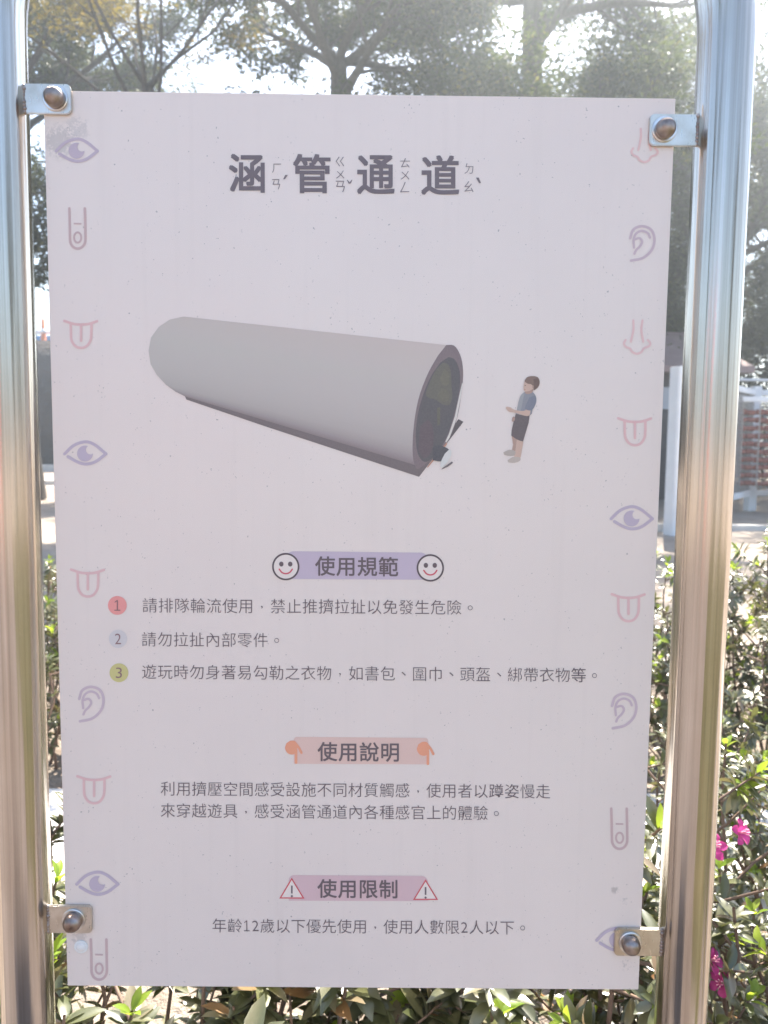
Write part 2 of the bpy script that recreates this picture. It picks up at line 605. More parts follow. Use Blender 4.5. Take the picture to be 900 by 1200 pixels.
def build_trees():
    global BARK
    BARK = mat_simple('bark', (0.045, 0.038, 0.032), (0.095, 0.080, 0.065), 0.9, 14, bump=0.8, bd=0.02, coordscale=(3, 3, 0.5))
    olive = mat_leaf('olive_leaves', [(0.0, (0.050, 0.062, 0.014)), (0.5, (0.10, 0.092, 0.020)), (0.85, (0.16, 0.12, 0.03)), (1.0, (0.18, 0.10, 0.03))],
                     (0.32, 0.24, 0.035), 0.55, 0.45, 0.3)
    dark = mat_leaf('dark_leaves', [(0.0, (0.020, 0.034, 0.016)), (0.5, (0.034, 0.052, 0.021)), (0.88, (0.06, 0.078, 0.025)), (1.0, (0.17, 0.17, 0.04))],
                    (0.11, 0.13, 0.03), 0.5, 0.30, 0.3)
    mid = mat_leaf('green_leaves', [(0.0, (0.024, 0.045, 0.020)), (0.6, (0.042, 0.072, 0.027)), (0.9, (0.09, 0.11, 0.03)), (1.0, (0.26, 0.23, 0.05))],
                   (0.15, 0.18, 0.035), 0.5, 0.36, 0.3)
    # distinct trees (each built at its own place)
    t1 = make_tree('shade_tree', 'feathery olive tree whose forked dark branches fan out above the board, leftmost behind the sign', 11, olive,
                   5.0, 9, 3.3, 0.062, leaf=(0.075, 0.026), per_twig=54, rise=1.9, flat=0.88, spread=0.11, levels=(7, 6), low=0)
    t1.location = (-2.62, 8.6, 0)
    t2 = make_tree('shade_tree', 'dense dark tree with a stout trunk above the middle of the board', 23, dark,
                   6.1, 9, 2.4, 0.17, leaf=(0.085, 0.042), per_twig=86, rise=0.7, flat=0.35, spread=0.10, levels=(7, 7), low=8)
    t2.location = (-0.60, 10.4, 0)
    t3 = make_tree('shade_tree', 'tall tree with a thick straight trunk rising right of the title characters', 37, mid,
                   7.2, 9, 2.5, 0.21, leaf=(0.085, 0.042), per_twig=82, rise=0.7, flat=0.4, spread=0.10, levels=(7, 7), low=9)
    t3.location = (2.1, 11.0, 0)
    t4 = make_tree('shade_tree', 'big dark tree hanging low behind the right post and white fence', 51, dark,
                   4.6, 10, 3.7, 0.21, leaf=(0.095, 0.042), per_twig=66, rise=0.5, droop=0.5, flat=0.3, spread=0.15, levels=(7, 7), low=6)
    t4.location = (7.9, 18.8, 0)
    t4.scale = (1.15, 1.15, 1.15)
    # more trees filling the grove behind
    copy_tree(t2, (-6.2, 13.6, 0), 1.9, 'dark tree showing in the gap between the left post and the board', 1.12)
    copy_tree(t4, (2.9, 16.5, 0), 2.2, 'low crowned dark tree standing behind the tall straight trunk', 1.0)
    copy_tree(t3, (-2.6, 16.8, 0), 0.8, 'green tree in the back row behind the feathery olive tree', 0.8)
    copy_tree(t3, (5.9, 18.0, 0), 2.9, 'green tree with yellowish leaves between the board and the right post', 0.92)
    copy_tree(t2, (9.6, 15.4, 0), 4.0, 'dark tree at the right edge of the photo beyond the slatted panel', 1.05)
    copy_tree(t1, (-8.6, 9.2, 0), 2.0, 'olive tree at the far left mostly behind the left post', 1.0)
    copy_tree(t4, (5.6, 22.5, 0), 4.4, 'dark tree at the very back of the grove beyond the hut', 1.2)
    copy_tree(t4, (12.2, 21.5, 0), 1.2, 'dark tree at the back right, past the low hanging one', 1.15)
    # grove behind the photographer: it shows as reflections on the steel posts
    copy_tree(t2, (-10.5, -12.0, 0), 0.4, 'dark tree behind the photographer, mirrored in the left steel post', 0.9)
    copy_tree(t4, (12.0, -10.5, 0), 0.9, 'dark tree behind the photographer, mirrored in the right steel post', 0.8)

# ================================================================== FENCE, HUT
def build_fence():
    white = mat_simple('fence_white_paint', (0.76, 0.76, 0.76), (0.84, 0.84, 0.83), 0.7, 5, bump=0.15)
    wire = mat_simple('galvanised_wire', (0.34, 0.34, 0.35), (0.46, 0.46, 0.46), 0.5, 9, metal=0.6, bump=0)
    wood = mat_simple('red_brown_wood', (0.20, 0.060, 0.045), (0.30, 0.105, 0.075), 0.75, 9, bump=0.5, bd=0.01)
    posts = [(3.62, 9.05), (6.10, 12.45), (7.75, 12.75), (9.6, 13.1), (11.6, 13.45)]
    H = 2.03
    root = thing('white_fence', 'white posted playground fence with wire lattice right of the board', 'fence', (3.62, 9.05, 0))
    ox, oy = posts[0]
    for i, (x, y) in enumerate(posts):
        bm = bmesh.new()
        w = 0.20 if i == 0 else 0.17
        add_box(bm, (x - ox, y - oy, (H - 0.03) / 2), (w * 0.88, w * 0.88, H + 0.03), rotz=math.radians(20 if i == 0 else 10), bev=0.012)
        bmobj('post', bm, white, root)
    for i in range(len(posts) - 1):
        a, b = Vector((*posts[i], 0)), Vector((*posts[i + 1], 0))
        o = Vector((ox, oy, 0))
        d = (b - a)
        L = d.length
        ang = math.atan2(d.y, d.x)
        bm = bmesh.new()
        c = (a + b) / 2 - o
        add_box(bm, c + Vector((0, 0, 1.93)), (L - 0.22, 0.05, 0.09), rotz=ang, bev=0.006)
        bmobj('rail', bm, white, root)
        bm = bmesh.new()
        add_box(bm, c + Vector((0, 0, 0.30)), (L - 0.22, 0.05, 0.09), rotz=ang, bev=0.006)
        bmobj('rail', bm, white, root)
        # wire lattice
        mb = MB()
        u = d.normalized()
        z0, z1 = 0.36, 1.87
        hh = z1 - z0
        step = 0.105
        k = -hh
        nrm = Vector((-u.y, u.x, 0))
        while k < L - 0.2:
            for sgn in (1, -1):
                s0, s1 = k, k + hh
                za, zb = (z0, z1) if sgn > 0 else (z1, z0)
                p0, p1 = s0, s1
                if p0 < 0.1:
                    za = za + (zb - za) * (0.1 - p0) / (p1 - p0); p0 = 0.1
                if p1 > L - 0.1:
                    zb = za + (zb - za) * (L - 0.1 - p0) / (p1 - p0); p1 = L - 0.1
                if p1 - p0 > 0.02:
                    A = a - o + u * p0 + nrm * (0.004 * sgn); Bv = a - o + u * p1 + nrm * (0.004 * sgn)
                    mb.tube([A + Vector((0, 0, za)), Bv + Vector((0, 0, zb))], [0.007, 0.007], 4, False)
            k += step
        mb.build('wire_mesh', wire, root)
    # thin steel handrail above the fence, far side
    mb = MB()
    mb.tube([(2.0, 4.4, 2.22), (9.0, 5.6, 2.22)], [0.025, 0.025], 8)
    mb.tube([(2.4, 4.46, 0.0), (2.4, 4.46, 2.22)], [0.025, 0.025], 8)
    mb.tube([(8.6, 5.53, 0.0), (8.6, 5.53, 2.22)], [0.025, 0.025], 8)
    mb.build('handrail', white, root)
    # red brown climbing panel of short logs threaded on ropes
    pr = thing('log_panel', 'panel of red brown log rows hung in front of the white fence', 'climbing panel', (5.18, 11.70, 0))
    rng = random.Random(5)
    fr = bmesh.new()
    for r in range(10):
        mb = MB()
        z = 1.60 - 0.122 * r
        n = 26
        for k in range(n):
            x = 0.05 + 3.9 * k / n
            y = 0.18 * x
            ln = 3.9 / n * 0.93
            zz = z + rng.uniform(-0.008, 0.008) - 0.02 * math.sin(math.pi * k / n)
            rr = rng.uniform(0.036, 0.045)
            mb.tube([(x, y, zz), (x + ln * .12, y + .18 * ln * .12, zz), (x + ln * .88, y + .18 * ln * .88, zz), (x + ln, y + .18 * ln, zz)], [rr * .8, rr, rr, rr * .8], 8)
        mb.build('log_row', wood, pr, False)
    rope = mat_simple('grey_rope', (0.40, 0.37, 0.33), (0.5, 0.47, 0.42), 0.9, 30, bump=0)
    for k in range(14):
        mb = MB()
        x = 0.12 + 3.75 * k / 13
        mb.tube([(x, 0.18 * x - 0.05, 1.72), (x, 0.18 * x - 0.05, 0.42)], [0.010, 0.010], 6)
        mb.build('rope', rope, pr)
    for x in (0.0, 4.05):
        bm = bmesh.new()
        add_box(bm, (x, 0.18 * x, 0.92), (0.09, 0.09, 1.84), bev=0.01)
        bmobj('post', bm, white, pr)
    bm = bmesh.new()
    add_box(bm, (2.02, 0.365, 1.79), (3.94, 0.07, 0.08), rotz=math.atan(0.18), bev=0.01)
    bmobj('top_rail', bm, white, pr)

def build_hut():
    wall = mat_simple('hut_wall', (0.10, 0.085, 0.085), (0.15, 0.13, 0.125), 0.85, 6, bump=0.3)
    roof = mat_simple('hut_roof', (0.30, 0.205, 0.195), (0.38, 0.27, 0.25), 0.8, 4, bump=0.3)
    glass = mat_simple('hut_window', (0.55, 0.55, 0.56), (0.62, 0.62, 0.64), 0.3, 3, bump=0)
    r = thing('garden_hut', 'small dark hut with a dusky pink roof behind the fence', 'hut', (5.95, 16.0, 0))
    bm = bmesh.new()
    add_box(bm, (0, 0, 1.3), (1.7, 2.2, 2.6), bev=0.01)
    bmobj('wall', bm, wall, r)
    V = [(-1.1, -1.4, 2.55), (1.1, -1.4, 2.55), (1.1, 1.4, 2.55), (-1.1, 1.4, 2.55), (-0.35, 0, 3.35), (0.35, 0, 3.35),
         (-1.1, -1.4, 2.43), (1.1, -1.4, 2.43), (1.1, 1.4, 2.43), (-1.1, 1.4, 2.43)]
    F = [(0, 1, 5, 4), (1, 2, 5), (2, 3, 4, 5), (3, 0, 4), (6, 7, 1, 0), (7, 8, 2, 1), (8, 9, 3, 2), (9, 6, 0, 3), (9, 8, 7, 6)]
    mesh('roof', V, F, roof, r)
    for x in (-0.55, 0.60):
        bm = bmesh.new()
        add_box(bm, (x, -1.11, 1.95), (0.34, 0.05, 0.42), bev=0.005)
        w = bmobj('window', bm, glass, r)
    bm = bmesh.new()
    add_box(bm, (0.03, -1.115, 0.95), (0.66, 0.05, 1.85), bev=0.005)
    bmobj('door', bm, mat_simple('hut_door', (0.2, 0.13, 0.1), (0.27, 0.18, 0.14), 0.7, 8), r)

def build_evergreens():
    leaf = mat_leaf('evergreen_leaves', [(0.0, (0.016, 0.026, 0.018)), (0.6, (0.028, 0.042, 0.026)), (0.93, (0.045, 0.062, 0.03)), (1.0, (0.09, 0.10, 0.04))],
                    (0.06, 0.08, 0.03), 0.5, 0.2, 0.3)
    rng = random.Random(77)
    root = thing('evergreen_bush', 'dark slate green evergreen bush behind the slatted panel, right of the steel post', 'bush', (9.3, 20.4, 0))
    wood = MB()
    V, F = [], []
    for s in range(9):
        a = 2 * math.pi * s / 9
        p = [Vector((0.25 * math.cos(a), 0.25 * math.sin(a), 0))]
        for k in range(1, 6):
            p.append(Vector((math.cos(a), math.sin(a), 0)) * (0.25 + 0.2 * k) + Vector((rng.gauss(0, .05), rng.gauss(0, .05), 0.5 * k)))
        wood.tube(p, [0.05, 0.045, 0.04, 0.03, 0.02, 0.01], 6, False)
    for c in range(420):
        u = rand_unit(rng)
        r = rng.uniform(0.45, 1.0) ** 0.5
        q = Vector((u.x * 2.0 * r, u.y * 1.5 * r, 1.62 + u.z * 1.55 * r))
        for k in range(46):
            p = q + Vector((rng.gauss(0, .15), rng.gauss(0, .15), rng.gauss(0, .13)))
            if p.z < 0.06:
                continue
            ax = rand_unit(rng); ax.z -= 0.2; ax.normalize()
            sd = ax.cross(rand_unit(rng)).normalized()
            l, w = rng.uniform(.08, .15), rng.uniform(.03, .055)
            b = len(V)
            V.extend((p, p + ax * l * .5 + sd * w * .5, p + ax * l, p + ax * l * .5 - sd * w * .5))
            F.append((b, b + 1, b + 2, b + 3))
    wood.build('stems', BARK, root, True)
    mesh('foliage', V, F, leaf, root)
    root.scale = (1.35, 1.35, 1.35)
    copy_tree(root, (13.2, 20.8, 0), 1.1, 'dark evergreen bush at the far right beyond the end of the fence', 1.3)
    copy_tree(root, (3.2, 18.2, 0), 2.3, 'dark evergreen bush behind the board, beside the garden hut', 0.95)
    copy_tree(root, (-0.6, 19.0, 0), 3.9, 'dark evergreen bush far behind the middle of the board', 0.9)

def build_far_left():
    blue = mat_simple('blue_panel', (0.10, 0.32, 0.62), (0.14, 0.38, 0.70), 0.6, 3, bump=0)
    wht = mat_simple('white_panel', (0.78, 0.78, 0.78), (0.84, 0.84, 0.84), 0.6, 3, bump=0)
    org = mat_simple('orange_plastic', (0.75, 0.20, 0.06), (0.82, 0.26, 0.08), 0.5, 3, bump=0)
    p = at(50, 386, 27.2)
    r = thing('site_barrier', 'blue and white site barrier standing on top of the dark bank', 'barrier', (p.x, p.y, 3.9))
    bm = bmesh.new(); add_box(bm, (0, 0, 0.62), (3.2, 0.06, 0.14), bev=0.01); bmobj('white_board', bm, wht, r)
    bm = bmesh.new(); add_box(bm, (0, 0, 0.42), (3.2, 0.06, 0.20), bev=0.01); bmobj('blue_board', bm, blue, r)
    for x in (-1.5, 1.5):
        bm = bmesh.new(); add_box(bm, (x, 0.06, 0.35), (0.07, 0.05, 0.9), bev=0.01); bmobj('leg', bm, wht, r)
    p = at(50.5, 380, 26.9)
    r = thing('traffic_cone', 'orange traffic pole in front of the blue barrier on the bank', 'cone', (p.x, p.y, 3.95))
    mb = MB()
    mb.tube([(0, 0, 0), (0, 0, 0.06), (0, 0, 0.07), (0, 0, 0.5), (0, 0, 0.98), (0, 0, 1.0)], [0.17, 0.17, 0.10, 0.08, 0.05, 0.02], 14)
    mb.build('cone_body', org, r, True)
    mb = MB()
    mb.tube([(0, 0, 0.52), (0, 0, 0.66)], [0.084, 0.076], 14)
    mb.build('reflective_band', wht, r, True)

def build_climber():  # unseen frame put in only to give the posts red reflections
    """stands behind the photographer; the steel posts mirror its red uprights"""
    red = mat_simple('red_powder_coat', (0.50, 0.035, 0.03), (0.58, 0.05, 0.04), 0.4, 6, bump=0)
    r = thing('climbing_frame', 'red steel climbing frame added unseen behind the viewer, mirrored as red streaks in the posts', 'climbing frame', (-2.3, -6.8, 0))
    for x in (-0.9, 0.9):
        for y in (-0.6, 0.6):
            mb = MB(); mb.tube([(x, y, 0), (x, y, 2.3)], [0.032, 0.032], 12); mb.build('upright', red, r, True)
    for z in (0.5, 0.95, 1.4, 1.85, 2.28):
        for y in (-0.6, 0.6):
            mb = MB(); mb.tube([(-0.9, y, z), (0.9, y, z)], [0.02, 0.02], 10); mb.build('rung', red, r, True)
    for x in (-0.9, 0.9):
        mb = MB(); mb.tube([(x, -0.6, 2.28), (x, 0.6, 2.28)], [0.022, 0.022], 10); mb.build('crossbar', red, r, True)

# ================================================================== SHRUBS
def leaf_geo(V, F, p, ax, nr, l, w, curl):
    """an elliptic leaf folded along its midrib, tip curling down"""
    sd = ax.cross(nr).normalized()
    up = sd.cross(ax).normalized()
    b = len(V)
    prof = ((0.0, 0.06), (0.22, 0.72), (0.48, 1.0), (0.75, 0.74), (1.0, 0.0))
    for f, ww in prof:
        c = p + ax * (l * f) - up * (curl * l * f * f)
        if ww == 0.0:
            V.append(c)
            break
        h = w * 0.5 * ww
        V.append(c + sd * h + up * (h * 0.35))
        V.append(c)
        V.append(c - sd * h + up * (h * 0.35))
    for i in range(3):
        k = b + 3 * i
        F.append((k, k + 1, k + 4, k + 3))
        F.append((k + 1, k + 2, k + 5, k + 4))
    k = b + 9
    F.append((k, k + 1, k + 3))
    F.append((k + 1, k + 2, k + 3))

def make_flower(mat, matc, root, p, d, rng, size=0.0145):
    d = d.normalized()
    a = d.orthogonal().normalized()
    b = d.cross(a)
    V, F = [], []
    off = rng.random() * 6
    for k in range(5):
        an = off + 2 * math.pi * k / 5
        u = a * math.cos(an) + b * math.sin(an)
        s = d.cross(u)
        base = len(V)
        rows = ((0.08, 0.10, 0.0), (0.45, 0.42, 0.45), (0.85, 0.62, 0.62), (1.15, 0.42, 0.50), (1.28, 0.10, 0.40))
        for f, ww, hgt in rows:
            for q in (-1, 0, 1):
                V.append(p + u * (size * f) + d * (size * (hgt + 0.10 * abs(q) + rng.uniform(-.05, .05))) + s * (size * ww * q * 0.75))
        for i in range(4):
            for q in range(2):
                m = base + 3 * i + q
                F.append((m, m + 1, m + 4, m + 3))
    fl = mesh('flower', V, F, mat, root, True)
    mb = MB()
    for k in range(6):
        an = 2 * math.pi * k / 6
        u = a * math.cos(an) + b * math.sin(an)
        mb.tube([p, p + d * size * 0.8 + u * size * 0.12, p + d * size * 1.3 + u * size * 0.3], [0.0008, 0.0007, 0.0011], 4)
    mb.build('stamens', matc, fl)
    return fl

def make_shrub(name, label, seed, mats, H, R, stems, leaf=(0.045, 0.017), flowers=(), fresh=0.35, sub=4, dens=1.0):
    rng = random.Random(seed)
    root = thing(name, label, 'shrub', group=None)
    wood = MB()
    V, F, FV, FF = [], [], [], []
    tips = []
    def whorl(p, d, n, l, w, V, F, up):
        for k in range(n):
            an = k * 2.4 + rng.uniform(-.3, .3)
            a = d.orthogonal().normalized()
            b = d.cross(a)
            rad = a * math.cos(an) + b * math.sin(an)
            ax = (rad + d * rng.uniform(up - .25, up + .25)).normalized()
            ax.z -= rng.uniform(0, 0.3)
            ax.normalize()
            nr = (d * 0.6 + Vector((0, 0, 0.7)) - rad * 0.3 + rand_unit(rng) * 0.35).normalized()
            kk = rng.uniform(0.65, 1.15)
            leaf_geo(V, F, p - d * rng.uniform(0, 0.02), ax, nr, l * kk, w * kk, rng.uniform(0.05, 0.35))
    for s in range(stems):
        an = 2 * math.pi * (s + rng.uniform(-.3, .3)) / stems
        rr = R * math.sqrt(rng.random()) * 0.9
        h = H * rng.uniform(0.62, 1.0)
        p0 = Vector((math.cos(an) * rr * 0.35, math.sin(an) * rr * 0.35, 0))
        p3 = Vector((math.cos(an) * rr, math.sin(an) * rr, h))
        pts = []
        for i in range(7):
            f = i / 6
            q = p0.lerp(p3, f) + Vector((math.cos(an), math.sin(an), 0)) * (0.10 * R * math.sin(f * 3.1))
            q += Vector((rng.gauss(0, .008), rng.gauss(0, .008), 0))
            pts.append(q)
        wood.tube(pts, [0.0055 * (1 - 0.6 * i / 6) for i in range(7)], 6, False)
        tips.append((pts[-1], (pts[-1] - pts[-2]).normalized()))
        for k in range(sub):
            f = 0.20 + 0.76 * (k + rng.random()) / sub
            i = min(5, int(f * 6))
            q = pts[i].lerp(pts[i + 1], f * 6 - i)
            d = Vector((rng.gauss(0, 1), rng.gauss(0, 1), rng.uniform(0.4, 1.3))).normalized()
            L = rng.uniform(0.06, 0.17) * (0.6 + H)
            e = q + d * L
            m = q.lerp(e, 0.5) + Vector((rng.gauss(0, .008), rng.gauss(0, .008), -0.006))
            wood.tube([q, m, e], [0.0032, 0.0024, 0.0016], 5, False)
            tips.append((e, (e - m).normalized()))
            whorl(m, (e - q).normalized(), int(4 * dens), leaf[0], leaf[1], V, F, 0.6)
        for i in range(1, 6):
            whorl(pts[i].lerp(pts[i + 1], rng.random()), (pts[i + 1] - pts[i]).normalized(), int(5 * dens), leaf[0], leaf[1], V, F, 0.5)
    for (p, d) in tips:
        whorl(p - d * 0.012, d, int(9 * dens), leaf[0] * 1.08, leaf[1] * 1.1, V, F, 0.55)
        whorl(p - d * 0.035, d, int(6 * dens), leaf[0] * 1.1, leaf[1] * 1.1, V, F, 0.3)
        if rng.random() < fresh:
            whorl(p + d * 0.006, d, 5, leaf[0] * 0.85, leaf[1] * 0.95, FV, FF, 1.5)
    wood.build('stems', mats['stem'], root, True)
    mesh('leaves', V, F, mats['leaf'], root, True)
    if FV:
        mesh('young_leaves', FV, FF, mats['young'], root, True)
    for (fx, fy, fz) in flowers:
        make_flower(mats['petal'], mats['stamen'], root, Vector((fx, fy, fz)), Vector((rng.gauss(0, .4), -0.9, 0.5 + rng.random() * .4)), rng)
    return root

def build_shrubs():
    mats = {
        'leaf': mat_leaf('azalea_leaves', [(0.0, (0.050, 0.068, 0.028)), (0.45, (0.095, 0.110, 0.045)), (0.8, (0.145, 0.145, 0.075)), (0.95, (0.21, 0.175, 0.105)), (1.0, (0.30, 0.14, 0.05))],
                         (0.20, 0.20, 0.04), 0.33, 0.22, 1.0),
        'young': mat_leaf('azalea_young_leaves', [(0.0, (0.16, 0.27, 0.03)), (0.6, (0.24, 0.36, 0.04)), (1.0, (0.34, 0.42, 0.05))],
                          (0.45, 0.55, 0.05), 0.4, 0.5, 0.4),
        'stem': mat_simple('shrub_stems', (0.13, 0.085, 0.06), (0.22, 0.15, 0.11), 0.85, 60, bump=0.2),
        'petal': mat_leaf('magenta_petals', [(0.0, (0.50, 0.03, 0.22)), (1.0, (0.66, 0.07, 0.32))], (0.75, 0.08, 0.36), 0.5, 0.35, 0.3),
        'stamen': mat_simple('stamens', (0.75, 0.25, 0.40), (0.8, 0.4, 0.5), 0.6, 30, bump=0),
    }
    # near row, right behind the sign
    big = (0.038, 0.0135)
    s1 = make_shrub('azalea_shrub', 'azalea with open magenta flowers beside the right steel post', 101, mats, 0.66, 0.20, 8, big,
                    flowers=((-0.140, -0.16, 0.585), (-0.100, -0.15, 0.60), (-0.120, -0.13, 0.565)), fresh=0.45, dens=0.8)
    s1.location = (0.63, 0.44, 0)
    s2 = make_shrub('azalea_shrub', 'low azalea with magenta flowers at the foot of the right post', 102, mats, 0.42, 0.22, 8, big,
                    flowers=((-0.085, -0.05, 0.415), (-0.068, -0.06, 0.39)), fresh=0.4)
    s2.location = (0.58, 0.33, 0)
    s3 = make_shrub('azalea_shrub', 'azalea with bright yellow green shoots between the board and the right post', 103, mats, 0.66, 0.13, 6, big,
                    flowers=((-0.045, -0.05, 0.525),), fresh=0.9)
    s3.location = (0.40, 0.36, 0)
    s4 = make_shrub('azalea_shrub', 'loose azalea under the lower left corner of the board with one tall yellow shoot', 104, mats, 0.46, 0.18, 7, (0.045, 0.016), fresh=0.5)
    s4.location = (-0.36, 0.30, 0)
    s5 = make_shrub('azalea_shrub', 'broad leaved green shrub just below the middle of the board', 105, mats, 0.44, 0.20, 8, (0.054, 0.022), fresh=0.15)
    s5.location = (-0.08, 0.38, 0)
    copy_tree(s5, (0.22, 0.42, 0), 2.1, 'broad leaved shrub below the board near its right corner', 0.95)
    copy_tree(s4, (-0.62, 0.50, 0), 1.1, 'azalea just outside the left steel post, close behind the sign', 1.05)
    copy_tree(s1, (0.98, 0.62, 0), 2.3, 'azalea at the right edge of the near shrub row', 0.92)
    # far row beyond the concrete strip
    f1 = make_shrub('azalea_shrub', 'tall leggy shrub with pale shoots beyond the strip, between board and right post', 106, mats, 0.92, 0.22, 8, (0.038, 0.013), fresh=0.6, sub=6, dens=1.0)
    f1.location = (0.98, 2.25, 0)
    f2 = make_shrub('azalea_shrub', 'tall upright shrub beyond the strip at the right edge', 107, mats, 0.86, 0.30, 10, (0.040, 0.014), fresh=0.6, sub=7,
                    flowers=((-0.08, -0.30, 0.36),))
    f2.location = (1.42, 2.05, 0)
    f3 = make_shrub('azalea_shrub', 'dense rounded shrub filling the bed beyond the strip right of the post', 108, mats, 0.60, 0.34, 13, (0.040, 0.014), fresh=0.5, sub=7, dens=1.15)
    f3.location = (1.12, 1.86, 0)
    copy_tree(f3, (1.02, 1.02, 0), 3.6, 'low dense shrub on the near edge of the strip, right of the post', 0.78)
    copy_tree(f3, (0.62, 1.0, 0), 0.5, 'low dense shrub seen in the slit between board and right post', 0.80)
    copy_tree(f3, (1.62, 1.80, 0), 1.4, 'dense rounded shrub beyond the strip at the extreme right', 0.95)
    copy_tree(f2, (1.85, 2.5, 0), 3.0, 'shrub at the back of the farther bed on the right', 0.95)
    copy_tree(f3, (-1.12, 1.95, 0), 2.2, 'dense shrub beyond the strip seen between the left post and the board', 1.0)
    copy_tree(f2, (-1.38, 2.5, 0), 4.2, 'taller shrub at the back of the bed behind the left gap', 0.82)
    copy_tree(f3, (0.30, 2.0, 0), 0.7, 'dense shrub beyond the strip hidden behind the board, right of centre', 1.0)
    copy_tree(f1, (-0.35, 2.1, 0), 5.0, 'leggy shrub beyond the strip hidden behind the board, left of centre', 0.9)

# ================================================================== THE SIGN
PR = 0.0263
PXL, PXR = -0.3425, 0.3462

